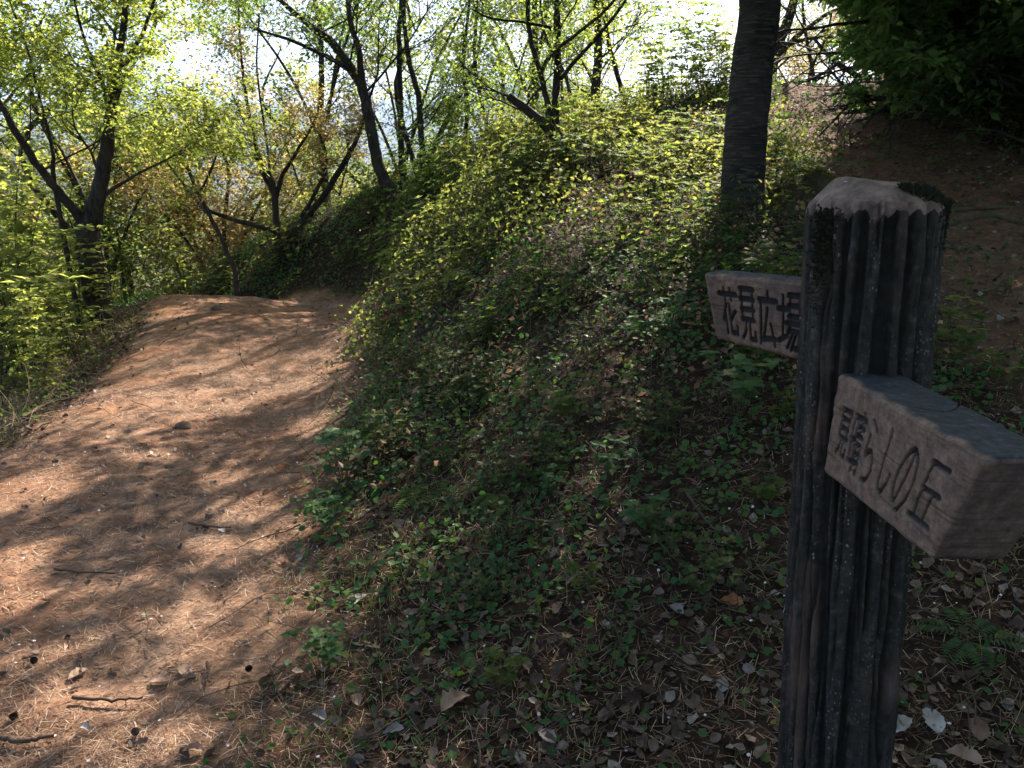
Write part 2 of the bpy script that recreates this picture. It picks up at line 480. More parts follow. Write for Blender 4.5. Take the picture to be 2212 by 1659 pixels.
gx = axis(-5.5, 7.0, lambda v: .035 if -3 < v < 3.5 else .07, (-5000, 5000))
gy = axis(.9, 16, lambda v: max(.024, .0085 * v), (-60, 6500))
GX, GY = np.meshgrid(gx, gy)
GZ = height(GX, GY)
PW = path_w(GX, GY); UW = upper_w(GX, GY)
nx_, ny_ = len(gx), len(gy)
V = np.stack([GX.ravel(), GY.ravel(), GZ.ravel()], 1)
ii, jj = np.meshgrid(np.arange(nx_ - 1), np.arange(ny_ - 1))
q = np.stack([jj * nx_ + ii, jj * nx_ + ii + 1, (jj + 1) * nx_ + ii + 1, (jj + 1) * nx_ + ii], -1).reshape(-1, 4)
pw = PW.ravel(); uw = UW.ravel()
fp = pw[q].mean(1) > .5; fu = (uw[q].mean(1) > .5) & ~fp
D_ = np.hypot(V[:, 0], V[:, 1] - 4)


def sub(name, sel, label):
    f = q[sel]; used = np.unique(f); mp = np.full(len(V), -1); mp[used] = np.arange(len(used))
    me = make_mesh(name, V[used], mp[f], M['ground'], smooth=True,
                   attrs={'path': np.maximum(pw, uw * .5)[used], 'far': sstep(30, 120, D_)[used]})
    return tag(obj(name, me), label, kind='structure')


cf = V[q].mean(1)
dm = np.hypot(cf[:, 0], cf[:, 1] - 4)
fm = (dm > 1450) & (cf[:, 1] > 0)
sub('path', fp, 'reddish earth footpath strewn with pine needles')
sub('upper_path', fu, 'worn earth path climbing to the saddle on the right')
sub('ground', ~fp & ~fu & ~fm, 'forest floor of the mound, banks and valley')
sub('mountain', fm & ~fp & ~fu, 'blue distant mountain range')

# lookup grid
LX = np.arange(-14, 14, .08); LY = np.arange(-3, 30, .08)
LZ = height(*np.meshgrid(LX, LY))


def H(x, y):
    x = np.asarray(x, float); y = np.asarray(y, float)
    fx = np.clip((x - LX[0]) / .08, 0, len(LX) - 1.001); fy = np.clip((y - LY[0]) / .08, 0, len(LY) - 1.001)
    i = fx.astype(int); j = fy.astype(int); a = fx - i; b = fy - j
    return (LZ[j, i] * (1 - a) * (1 - b) + LZ[j, i + 1] * a * (1 - b) + LZ[j + 1, i] * (1 - a) * b + LZ[j + 1, i + 1] * a * b)


def slope_n(x, y):
    e = .12
    return unit(np.stack([-(H(x + e, y) - H(x - e, y)) / (2 * e), -(H(x, y + e) - H(x, y - e)) / (2 * e), np.ones_like(np.asarray(x, float))], -1))


def hit(u, v, lo=.9, hi=25):
    """ground point under photo position (u, v)"""
    b = (830 - v) / F
    dy, dz, dx = cP + b * sP, -sP + b * cP, (u - 1106) / F
    ys = np.arange(lo, hi, .02); t = ys / dy
    d = 1.5 + dz * t - H(dx * t, ys)
    k = np.argmax(d < 0) if (d < 0).any() else len(ys) - 1
    return np.array((dx * t[k], ys[k], float(H(dx * t[k], ys[k]))))


def inframe(P, pad=60):
    """rough test: which points fall in the picture"""
    dx, dy, dz = P[:, 0], P[:, 1], P[:, 2] - 1.5
    dep = dy * cP - dz * sP; up = dz * cP + dy * sP
    u = 1106 + F * dx / np.maximum(dep, .05); v = 830 - F * up / np.maximum(dep, .05)
    return (dep > .3) & (u > -pad) & (u < 2212 + pad) & (v > -pad) & (v < 1659 + pad)


# ------------------------------------------------------------------ signpost
POST = (.566, 1.272)
GP = float(H(*POST))
root = empty('signpost', (POST[0] + .05, POST[1], GP))
tag(root, 'dark grooved trail signpost made to look like a log, with two carved direction arms', 'signpost')


def to_local(Vw):
    return np.asarray(Vw) - np.array((POST[0] + .05, POST[1], GP))


# post body
m, nt, out = mat('post_bark')
pos = nd(nt, "ShaderNodeTexCoord").outputs['Object']
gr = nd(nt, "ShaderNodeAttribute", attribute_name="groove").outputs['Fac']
top = nd(nt, "ShaderNodeAttribute", attribute_name="cap").outputs['Fac']
nz = nd(nt, "ShaderNodeTexNoise", {'Vector': pos, 'Scale': 60.0, 'Detail': 6.0, 'Roughness': .7}).outputs['Fac']
nb = nd(nt, "ShaderNodeTexNoise", {'Vector': nd(nt, "ShaderNodeMapping", {'Vector': pos, 'Scale': (14, 14, 5)}).outputs[0], 'Scale': 1.0, 'Detail': 5.0}).outputs['Fac']
c = ramp(nt, nz, [(.3, (.008, .0075, .0072)), (.55, (.030, .026, .023)), (.75, (.095, .082, .072))])
c = mixc(nt, ramp(nt, nb, [(.56, (0, 0, 0)), (.7, (.75, .75, .75))]), c, (.11, .065, .052))
c = mixc(nt, ramp(nt, gr, [(.0, (0, 0, 0)), (.55, (1, 1, 1))]), mixc(nt, 1.0, c, (.22, .22, .24), 'MULTIPLY'), c)  # grooves darkened in colour to deepen their shade
vo = nd(nt, "ShaderNodeTexVoronoi", {'Vector': nd(nt, "ShaderNodeMapping", {'Vector': pos, 'Scale': (1, 1, .7)}).outputs[0], 'Scale': 150.0, 'Randomness': 1.0})
spot = ramp(nt, mixc(nt, .35, vo.outputs['Distance'], nz), [(.27, (1, 1, 1)), (.36, (0, 0, 0))])
pick = ramp(nt, nd(nt, "ShaderNodeTexNoise", {'Vector': nd(nt, "ShaderNodeMapping", {'Vector': pos, 'Scale': (22, 22, 6)}).outputs[0], 'Scale': 1.0, 'Detail': 3.0}).outputs['Fac'], [(.5, (0, 0, 0)), (.6, (1, 1, 1))])
sp = mixc(nt, 1.0, spot, pick, 'MULTIPLY')
sp = mixc(nt, 1.0, sp, ramp(nt, gr, [(.35, (0, 0, 0)), (.6, (1, 1, 1))]), 'MULTIPLY')
lich = ramp(nt, vo.outputs['Color'], [(0, (.10, .09, .085)), (.6, (.19, .175, .16)), (.9, (.20, .27, .24))])
c = mixc(nt, sp, c, lich)
bluish = nd(nt, "ShaderNodeTexNoise", {'Vector': nd(nt, "ShaderNodeMapping", {'Vector': pos, 'Location': (3, 1, .4), 'Scale': (9, 9, 2.2)}).outputs[0], 'Scale': 1.0, 'Detail': 6.0}).outputs['Fac']
c = mixc(nt, ramp(nt, bluish, [(.63, (0, 0, 0)), (.72, (.5, .5, .5))]), c, (.17, .17, .23))  # pale bluish patches mixed in by noise
capc = ramp(nt, nd(nt, "ShaderNodeTexNoise", {'Vector': pos, 'Scale': 25.0, 'Detail': 8.0, 'Roughness': .7}).outputs['Fac'], [(.36, (.06, .043, .037)), (.52, (.17, .112, .095)), (.68, (.29, .2, .17))])
c = mixc(nt, ramp(nt, top, [(.4, (0, 0, 0)), (.6, (1, 1, 1))]), c, capc)
bp = nd(nt, "ShaderNodeBump", {'Strength': .7, 'Distance': .004, 'Height': nz})
p = nd(nt, "ShaderNodeBsdfPrincipled", {'Base Color': c, 'Roughness': .8, 'Specular IOR Level': .35, 'Normal': bp.outputs[0]})
nt.links.new(p.outputs[0], out.inputs[0])
M['post'] = m

NA = 264
zs = np.concatenate([np.linspace(GP - .12, 1.44, 230), np.linspace(1.443, 1.462, 14)])
ang = np.linspace(0, 2 * PI, NA, endpoint=False)
Vp, grv, cap = [], [], []
r0 = .101
for z in zs:
    e = np.clip((z - 1.44) / .022, 0, 1)
    for a in ang:
        n_a = noise.noise(Vector((math.cos(a) * 3.3, math.sin(a) * 3.3, z * 1.5 + 9)))
        aa = a + .05 * n_a
        q1 = noise.noise(Vector((math.cos(aa) * 6.2, math.sin(aa) * 6.2, z * 1.1)))
        q2 = noise.noise(Vector((math.cos(aa) * 13 + 5, math.sin(aa) * 13, z * 2.4)))
        q3 = noise.noise(Vector((math.cos(a) * 30, math.sin(a) * 30, z * 9)))
        g = float(sstep(-.32, .30, q1 + .75 * q2 + .35 * q3)); f = g
        r_extra = .0022 * q3 + .0015 * noise.noise(Vector((math.cos(a) * 22, math.sin(a) * 22, z * 45)))
        n3_ = noise.noise(Vector((math.cos(a) * 9, math.sin(a) * 9, z * 60)))
        r = r0 - .0165 * (1 - g) * (1 - .55 * float(sstep(1.425, 1.46, z))) + .0012 * n3_ - .004 * e * e
        r += r_extra - .002 * (1.46 - z)
        # worn rim: cap colour runs down between the ridges
        c_ = 1.0 if z > 1.452 + .012 * n_a + .018 * noise.noise(Vector((a * 9, z * 3, 2))) + .003 * f - .002 else 0.0
        sx = .036 * (1.46 - z)
        Vp.append((POST[0] + sx + r * math.cos(a), POST[1] + r * math.sin(a), z))
        grv.append(g); cap.append(c_)
nr = len(zs)
# cap: chamfer rows and flat top, uneven
for t in np.linspace(.08, 1, 30):
    for a in ang:
        edge = .066 + .010 * math.cos(a - .4) + .003 * math.sin(3 * a)
        if t < .55:
            k = t / .55; r = r0 * .955 * (1 - k) + edge * k
            z = 1.462 + (.030 + .004 * math.sin(a * 2 + 1) - .006 * math.cos(a)) * (1 - (1 - k) ** 1.08)
        else:
            k = (t - .55) / .45; r = edge * (1 - k) + .0005
            z = 1.492 + .004 * math.sin(a * 2 + 1) * (1 - k) - .006 * math.cos(a) * (1 - k) + .004 * k
        z += .0016 * noise.noise(Vector((r * math.cos(a) * 60, r * math.sin(a) * 60, 3)))
        Vp.append((POST[0] + r * math.cos(a), POST[1] + r * math.sin(a), z))
        grv.append(1.0); cap.append(1.0)
    nr += 1
i = np.arange(nr - 1)[:, None] * NA; j = np.arange(NA)[None]; j2 = (j + 1) % NA
Q = np.stack([i + j, i + j2, i + NA + j2, i + NA + j], -1).reshape(-1, 4)
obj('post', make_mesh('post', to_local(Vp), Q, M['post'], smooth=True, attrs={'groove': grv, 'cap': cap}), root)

# moss band on the cap and rim, as tiny upright tufts
mp_, md_ = [], []
for k in range(2600):
    s = rng.random()
    # curve across the cap from the left middle to the right rim and down its side
    if s < .72:
        t = s / .72
        w = .0035 + .011 * math.sin(min(1, t * 1.35 + .1) * PI * .62)
        a0 = -PI / 2 + .05 + t * 1.35
        rr = (.066 + .010 * math.cos(a0 - .4)) + .008 + .012 * t * t + rng.normal() * w * .5
        x = rr * math.cos(a0); y = rr * math.sin(a0)
        ed = .066 + .010 * math.cos(a0 - .4) + .004 * math.sin(3 * a0)
        kk = min(1, max(0, (r0 * .955 - rr) / (r0 * .955 - ed)))
        z = 1.462 + (.030 + .004 * math.sin(a0 * 2 + 1) - .006 * math.cos(a0)) * (1 - (1 - kk) ** 1.08)
    else:
        t = (s - .72) / .28
        a = -.30 + .28 * rng.normal()
        x = .1 * math.cos(a); y = .1 * math.sin(a); z = 1.466 - .09 * t * rng.random()
    mp_.append((POST[0] + x, POST[1] + y, z + .0005)); md_.append((x * 6, y * 6, 1))
for k in range(1100):   # dark moss on the left rim
    a = PI + .40 + .12 * rng.normal(); t = abs(rng.normal()) * .42 + .1 * rng.random()
    mp_.append((POST[0] + .098 * math.cos(a), POST[1] + .098 * math.sin(a), 1.458 - .15 * t)); md_.append((math.cos(a), math.sin(a), .6))
mp_ = to_local(mp_); md_ = unit(np.array(md_) + rng.normal(size=(len(md_), 3)) * .5)
leaves('moss', KITE, mp_, md_, rng.normal(size=(len(mp_), 3)), rng.uniform(.004, .009, len(mp_)), M['moss'], root)
# bird dropping
a = np.linspace(0, 2 * PI, 15)[:-1]
rr = .008 * (1 + .35 * np.sin(a * 3 + 1) + .2 * np.sin(a * 5))
bd = np.stack([POST[0] - .048 + rr * 1.25 * np.cos(a) + rr * .6 * np.sin(a), POST[1] - .008 + rr * 1.8 * np.sin(a), np.full(14, 1.4945)], 1)
bd = np.vstack([bd, [[POST[0] - .048, POST[1] - .008, 1.497]]])
M['dropping'] = simple_mat('dropping', [(0, (.7, .74, .8)), (1, (.7, .74, .8))])
obj('bird_dropping', make_mesh('bird_dropping', to_local(bd), np.array([(i, (i + 1) % 14, 14) for i in range(14)]), M['dropping'], smooth=True), root)

# ---- carved arms
G = {
    'hana': [[(.02, .17), (.98, .17)], [(.32, .04), (.32, .30)], [(.68, .04), (.68, .30)], [(.33, .36), (.22, .52), (.04, .72)], [(.22, .56), (.22, 1)],
             [(.52, .36), (.52, .90), (.60, .96), (.85, .96), (.93, .90), (.93, .80)], [(.90, .50), (.54, .70)]],
    'mi': [[(.14, .02), (.14, .62)], [(.86, .02), (.86, .62)], [(.14, .04), (.86, .04)], [(.14, .22), (.86, .22)], [(.14, .41), (.86, .41)], [(.14, .60), (.86, .60)],
           [(.36, .62), (.30, .82), (.05, .97)], [(.60, .62), (.60, .90), (.68, .96), (.88, .96), (.95, .90), (.95, .80)]],
    'hiro': [[(.52, .0), (.52, .14)], [(.08, .17), (.96, .17)], [(.12, .17), (.12, .58), (.0, 1)], [(.50, .30), (.40, .60), (.22, .90)], [(.22, .90), (.88, .86)], [(.68, .58), (.92, 1)]],
    'ba': [[(.02, .28), (.36, .28)], [(.20, .03), (.20, .82)], [(.0, .86), (.36, .76)], [(.50, .02), (.50, .40)], [(.94, .02), (.94, .40)], [(.50, .03), (.94, .03)], [(.50, .21), (.94, .21)], [(.50, .40), (.94, .40)],
           [(.40, .52), (1, .52)], [(.54, .54), (.40, .74)], [(.50, .66), (.95, .66), (.92, .95), (.80, .95)], [(.64, .68), (.42, .96)], [(.80, .68), (.60, 1)]],
    'haru': [[(.05, .10), (.05, .86)], [(.36, .10), (.36, .86)], [(.05, .11), (.36, .11)], [(.05, .48), (.36, .48)], [(.05, .85), (.36, .85)],
             [(.46, .10), (1, .10)], [(.50, .24), (.96, .24)], [(.44, .38), (1, .38)], [(.72, .0), (.72, .38)], [(.54, .52), (.54, .86), (.46, 1)], [(.94, .52), (.94, 1), (.84, .98)],
             [(.54, .52), (.94, .52)], [(.54, .68), (.94, .68)], [(.54, .83), (.94, .83)]],
    'ra': [[(.30, .02), (.62, .14)], [(.26, .24), (.20, .62)], [(.20, .62), (.42, .50), (.66, .50), (.86, .64), (.82, .84), (.62, .96), (.34, .99)]],
    'shi': [[(.28, .0), (.26, .40), (.28, .78), (.42, .95), (.62, .95), (.82, .82), (.95, .62)]],
    'no': [[(.56, .10), (.50, .45), (.34, .82), (.18, .84), (.07, .62), (.10, .36), (.30, .12), (.56, .05), (.80, .16), (.93, .42), (.90, .68), (.72, .90), (.56, .98)]],
    'oka': [[(.20, .05), (.82, .05)], [(.20, .05), (.20, .94)], [(.20, .46), (.92, .46)], [(.66, .46), (.66, .94)], [(.0, .95), (1, .95)]],
}


def seg_dist(px, py, a, b):
    ax, ay = a; bx, by = b
    dx, dy = bx - ax, by - ay; L2 = dx * dx + dy * dy + 1e-12
    t = np.clip(((px - ax) * dx + (py - ay) * dy) / L2, 0, 1)
    return np.hypot(px - ax - t * dx, py - ay - t * dy)


def board(corners, T, W, layout, stroke, nL, nH, mat_):
    """corners: world points (top far-end a=0, top a=1, bottom a=0, bottom a=1) of the lettered face; W: unit vector into the board"""
    c00, c10, c01, c11 = [np.array(c, float) for c in corners]
    L = np.linalg.norm(c10 - c00); Hh = np.linalg.norm(c01 - c00)
    rad = .010
    dim = np.array((L, Hh, T))
    Vs, Fs, Cs, Ft, off = [], [], [], [], 0
    nT = max(10, int(nH * T / Hh))
    specs = [(0, 1, 2, 0, nL, nH), (0, 1, 2, 1, nL // 3, nH // 3), (0, 2, 1, 0, nL, nT), (0, 2, 1, 1, nL // 2, nT), (1, 2, 0, 0, nH, nT), (1, 2, 0, 1, nH // 3, nT)]
    for (ia, ib, ic, side, na, nb_) in specs:
        # cluster samples at the ends so that the rounded edges join
        A, B = np.meshgrid(np.linspace(0, 1, na), np.linspace(0, 1, nb_))
        P = np.zeros(A.shape + (3,))
        P[..., ia] = A * dim[ia]; P[..., ib] = B * dim[ib]; P[..., ic] = side * dim[ic]
        lo = np.array([rad] * 3); hi = dim - rad
        Qc = np.clip(P, lo, hi); dlt = P - Qc
        nrm = dlt / (np.linalg.norm(dlt, axis=-1, keepdims=True) + 1e-9)
        P = Qc + nrm * rad
        # weathering
        a_, h_, w_ = P[..., 0], P[..., 1], P[..., 2]
        d = np.zeros(A.shape); it = np.ndindex(A.shape)
        for ix in it:
            q_ = Vector((a_[ix] * 14, h_[ix] * 30, w_[ix] * 30))
            d[ix] = .0018 * noise.noise(q_) + .0009 * noise.noise(q_ * 4)
        carve = np.zeros(A.shape)
        if ic == 2 and side == 0:
            sd = np.full(A.shape, 9.)
            for (g, x0, x1, y0, y1) in layout:
                for st in G[g]:
                    pts = [((x0 + (x1 - x0) * px) * L, (y0 + (y1 - y0) * py) * Hh) for px, py in st]
                    if len(pts) > 2: pts = [tuple(r) for r in smooth_line(pts, len(pts) * 4)] if g in ('ra', 'shi', 'no') else pts
                    for s0, s1 in zip(pts[:-1], pts[1:]):
                        # thick horizontals, thin verticals as on the photographed letters
                        hz = abs(s1[0] - s0[0]) / (math.hypot(s1[0] - s0[0], s1[1] - s0[1]) + 1e-9)
                        wdt = stroke[0] + (stroke[1] - stroke[0]) * hz ** 2
                        sd = np.minimum(sd, seg_dist(a_, h_, s0, s1) - wdt)
            carve = sstep(.0006, -.0012, sd)
            d = d - .0065 * carve
            # raised grain lines along the board, shallow
            gl = np.abs(np.sin((h_ * (1 + .25 * np.sin(a_ * 9)) + .004 * np.sin(a_ * 30)) * 520))
            d = d - .0009 * sstep(.22, .0, gl) * (1 - carve)
        if ic == 1 and side == 0:   # top: cracked bark look
            cr = np.abs(a_ - .42 * L - .05 * np.sin(w_ / T * 3))
            d = d - .004 * sstep(.0025, .0, cr) * sstep(0, .02, w_)
        P = P + nrm * d[..., None]
        a_, h_, w_ = P[..., 0] / L, P[..., 1] / Hh, P[..., 2]
        Wd = (c00 * ((1 - a_) * (1 - h_))[..., None] + c10 * (a_ * (1 - h_))[..., None] + c01 * ((1 - a_) * h_)[..., None] + c11 * (a_ * h_)[..., None]) + W[None, None] * w_[..., None]
        Vs.append(Wd.reshape(-1, 3)); Cs.append(carve.ravel())
        i, j = np.meshgrid(np.arange(na - 1), np.arange(nb_ - 1))
        f = np.stack([j * na + i, j * na + i + 1, (j + 1) * na + i + 1, (j + 1) * na + i], -1).reshape(-1, 4) + off
        Fs.append(f); off += na * nb_
        kindv = np.full(na * nb_, {(2, 0): 0., (2, 1): 1., (1, 0): 1., (1, 1): .6, (0, 1): .38}.get((ic, side), .3))
        if ic == 1 and side == 0: kindv = sstep(.0, .010, P[..., 2].ravel() - .002 + .004 * np.sin(P[..., 0].ravel() * 90))
        Ft.append(kindv)
    V_, F_, C_, K_ = np.concatenate(Vs), np.concatenate(Fs), np.concatenate(Cs), np.concatenate(Ft)
    sel = C_[F_].mean(1) > .5
    b = obj('sign_board', None or make_mesh('sign_board', to_local(V_), F_[~sel], mat_, smooth=True, attrs={'carve': C_, 'topk': K_}), root)
    used = np.unique(F_[sel]); mp = np.full(len(V_), -1); mp[used] = np.arange(len(used))
    l = obj('lettering', make_mesh('lettering', to_local(V_[used]), mp[F_[sel]], mat_, smooth=True, attrs={'carve': C_[used], 'topk': K_[used]}), b)
    return b, l


def board_mat(name, dirt):
    m, nt, out = mat(name)
    pos = nd(nt, "ShaderNodeTexCoord").outputs['Object']
    cv = nd(nt, "ShaderNodeAttribute", attribute_name="carve").outputs['Fac']
    tk = nd(nt, "ShaderNodeAttribute", attribute_name="topk").outputs['Fac']
    nf = nd(nt, "ShaderNodeTexNoise", {'Vector': pos, 'Scale': 70.0, 'Detail': 8.0, 'Roughness': .75}).outputs['Fac']
    nl = nd(nt, "ShaderNodeTexNoise", {'Vector': nd(nt, "ShaderNodeMapping", {'Vector': pos, 'Scale': (20, 20, 9)}).outputs[0], 'Scale': 1.0, 'Detail': 6.0, 'Roughness': .65}).outputs['Fac']
    gl = nd(nt, "ShaderNodeTexNoise", {'Vector': nd(nt, "ShaderNodeMapping", {'Vector': pos, 'Scale': (7, 7, 210)}).outputs[0], 'Scale': 1.0, 'Detail': 3.0}).outputs['Fac']
    c = ramp(nt, nf, [(.3, (.075, .048, .038)), (.5, (.19, .123, .095)), (.72, (.31, .215, .165))])
    c = mixc(nt, ramp(nt, nl, [(.45 - dirt, (0, 0, 0)), (.72 - dirt, (.85, .85, .85))]), c, mixc(nt, nf, (.035, .03, .032), (.12, .085, .075)))
    c = mixc(nt, ramp(nt, gl, [(.33, (.55, .55, .55)), (.40, (0, 0, 0))]), c, (.05, .033, .028))
    tp = ramp(nt, nf, [(.3, (.012, .013, .017)), (.55, (.035, .036, .046)), (.75, (.11, .115, .14))])
    c = mixc(nt, tk, c, tp)
    c = mixc(nt, cv, c, mixc(nt, nf, (.008, .008, .010), (.03, .028, .03)))
    bp = nd(nt, "ShaderNodeBump", {'Strength': .7, 'Distance': .003, 'Height': nf})
    p = nd(nt, "ShaderNodeBsdfPrincipled", {'Base Color': c, 'Roughness': .8, 'Specular IOR Level': .3, 'Normal': bp.outputs[0]})
    nt.links.new(p.outputs[0], out.inputs[0])
    return m


# near arm: lettered face x ~ .507, running toward the camera. a=0 at the post, a=1 at the free end
bm1 = board_mat('board_near', .0)
b1, l1 = board([(.505, 1.20, 1.209), (.509, .807, 1.209), (.505, 1.22, 1.037), (.511, .887, 1.047)], .094, np.array((1., 0, 0)),
               [('mi', .095, .19, .27, .74), ('haru', .215, .31, .22, .80), ('ra', .335, .44, .22, .80), ('shi', .475, .58, .20, .80), ('no', .61, .73, .22, .84), ('oka', .76, .90, .22, .80)],
               (.0029, .0052), 300, 130, bm1)
b1["label"] = "near direction arm pointing toward the viewer, lettered with six characters"
# left arm: a=0 at the free (left) end, a=1 inside the post
c00, c01 = at(1517, 589, 1.50), at(1545, 733, 1.52)
c10, c11 = at(1729, 608, 1.345), at(1721, 779, 1.355)
e10, e11 = c10 + (c10 - c00) * .28, c11 + (c11 - c01) * .28
bm2 = board_mat('board_left', .02)
b2, l2 = board([c00, e10, c01, e11], .075, unit(np.array((.66, .75, 0))),
               [('hana', .12, .26, .16, .86), ('mi', .29, .42, .15, .90), ('hiro', .455, .60, .17, .90), ('ba', .62, .80, .17, .90)],
               (.0024, .0060), 190, 110, bm2)
b2["label"] = "left direction arm pointing to the lower path, lettered with four characters"

# ------------------------------------------------------------------ trees
def limb(p, d, L, r, lvl, out, twigs, cfg):
    n = 6 if lvl < 2 else 4
    pts = [np.array(p, float)]; d = unit(d)
    for i in range(n - 1):
        d = unit(d + rng.normal(size=3) * cfg.get('wander', .16) + np.array((0, 0, cfg.get('up', .06))))
        pts.append(pts[-1] + d * L / (n - 1))
    pts = np.array(pts)
    out.append((pts, r * np.linspace(1, .35, n)))
    if lvl >= cfg.get('levels', 2):
        twigs.append(pts); return
    if lvl == cfg.get('levels', 2) - 1: twigs.append(pts[2:])
    k = cfg.get('kids', (6, 5, 4))[lvl]
    for i in range(k):
        t = .25 + .75 * (i + rng.random()) / k
        q_ = t * (n - 1); a = min(int(q_), n - 2); pp = pts[a] + (pts[a + 1] - pts[a]) * (q_ - a)
        dd = unit(pts[a + 1] - pts[a]); side = unit(np.cross(dd, rng.normal(size=3)))
        side[2] *= cfg.get('flat', .6)
        nd_ = unit(dd * .75 + side * .9)
        limb(pp, nd_, L * rng.uniform(.42, .65), r * .45, lvl + 1, out, twigs, cfg)


def foliage(twigs, spacing, size, hang=.35, jit=.045, keep=None, mult=3):
    P, D, N = [], [], []
    for tw in twigs:
        L = np.linalg.norm(np.diff(tw, axis=0), axis=1).sum(); n = max(3, int(L / spacing))
        n *= mult
        t = np.linspace(.1, 1, n) * (len(tw) - 1); i = np.minimum(t.astype(int), len(tw) - 2)
        p = tw[i] + (tw[i + 1] - tw[i]) * (t - i)[:, None]; d = unit(tw[i + 1] - tw[i])
        side = unit(np.cross(d, (0, 0, 1))) * np.where(np.arange(n) % 2, 1, -1)[:, None]
        dd = unit(d * .5 + side * .8 + rng.normal(size=(n, 3)) * .35 - np.array((0, 0, hang)))
        P.append(p + rng.normal(size=(n, 3)) * jit); D.append(dd)
        N.append(np.array((0, 0, 1.)) + rng.normal(size=(n, 3)) * .45)
    P, D, N = map(np.concatenate, (P, D, N))
    s = rng.uniform(.6, 1.2, len(P)) * size
    if keep is not None:
        k = keep(P); P, D, N, s = P[k], D[k], N[k], s[k]
    return P, D, N, s


def above(P):
    """keep the crown of the near tree above the picture"""
    dep = P[:, 1] * cP - (P[:, 2] - 1.5) * sP
    v = 830 - F * ((P[:, 2] - 1.5) * cP + P[:, 1] * sP) / np.maximum(dep, .1)
    return v < -20


SUNSPOTS = [(1.2, 7.2, 1.3, 1.1), (.1, 6.4, .9, .9), (1.7, 9.3, 1.4, 1.4), (.2, 8.6, 1.4, 1.2), (.8, 5.6, .3, .3), (1.1, 4.6, .2, .2), (.5, 10.5, 1.2, 1.0), (-1.0, 7.6, .6, 1.2), (-1.7, 9.5, .8, .5), (-2.6, 7.2, 1.2, .9),
            (.2, 5.6, .35, .25), (4.4, 11.8, 1.2, 1.4), (3.9, 9.6, .5, .4), (3.3, 8.0, .25, .2), (3.6, 6.6, .3, .1), (2.4, 10.3, .7, .4), (2.7, 3.9, .16, .10), (2.9, 4.5, .14, .09), (-4, 6.5, 1.0, 2.6), (-5, 9, 1.2, 1.5), (2.9, 5.4, .2, .1)]
for (u, v, ru, rv) in [(540, 745, 210, 55), (600, 690, 200, 40), (720, 800, 90, 30), (700, 900, 60, 25), (60, 1060, 110, 50), (25, 1210, 75, 60), (20, 1300, 60, 35), (490, 1165, 130, 32), (540, 1080, 90, 28), (480, 1020, 60, 14), (660, 1120, 60, 28),
                       (300, 980, 50, 14), (310, 930, 40, 10), (380, 1345, 95, 20), (480, 1302, 90, 14), (190, 1530, 130, 55), (60, 1440, 80, 35), (150, 1395, 50, 22), (245, 1640, 110, 30), (20, 1600, 60, 50), (365, 1432, 30, 14), (620, 1300, 30, 12), (420, 1575, 50, 16)]:
    b_ = [-(sP) + cP * (830 - q_) / F for q_ in (v, v - rv, v + rv)]
    a_ = [cP + sP * (830 - q_) / F for q_ in (v, v - rv, v + rv)]
    ys_ = [1.5 / -b * a for a, b in zip(a_, b_)]
    t_ = 1.5 / -b_[0]
    SUNSPOTS.append(((u - 1106) / F * t_, ys_[0], ru / F * t_, max(.06, (ys_[1] - ys_[2]) / 2)))


def gap(P):
    """openings of the leaf canopy, by where their light reaches the ground"""
    t = (P[:, 2] - .4) / SDIR.z
    gx_, gy_ = P[:, 0] - SDIR.x * t, P[:, 1] - SDIR.y * t
    # iterate once on the real ground height
    t = (P[:, 2] - H(gx_, gy_)) / SDIR.z
    gx_, gy_ = P[:, 0] - SDIR.x * t, P[:, 1] - SDIR.y * t
    g = np.zeros(len(P))
    for (cx, cy, rx, ry) in SUNSPOTS:
        e = .25 * wob(gx_ - cy, gy_ + cx, 6., 3)
        g = np.maximum(g, sstep(1.25, .8, np.hypot((gx_ - cx) / rx, (gy_ - cy) / ry) + e))
    return g


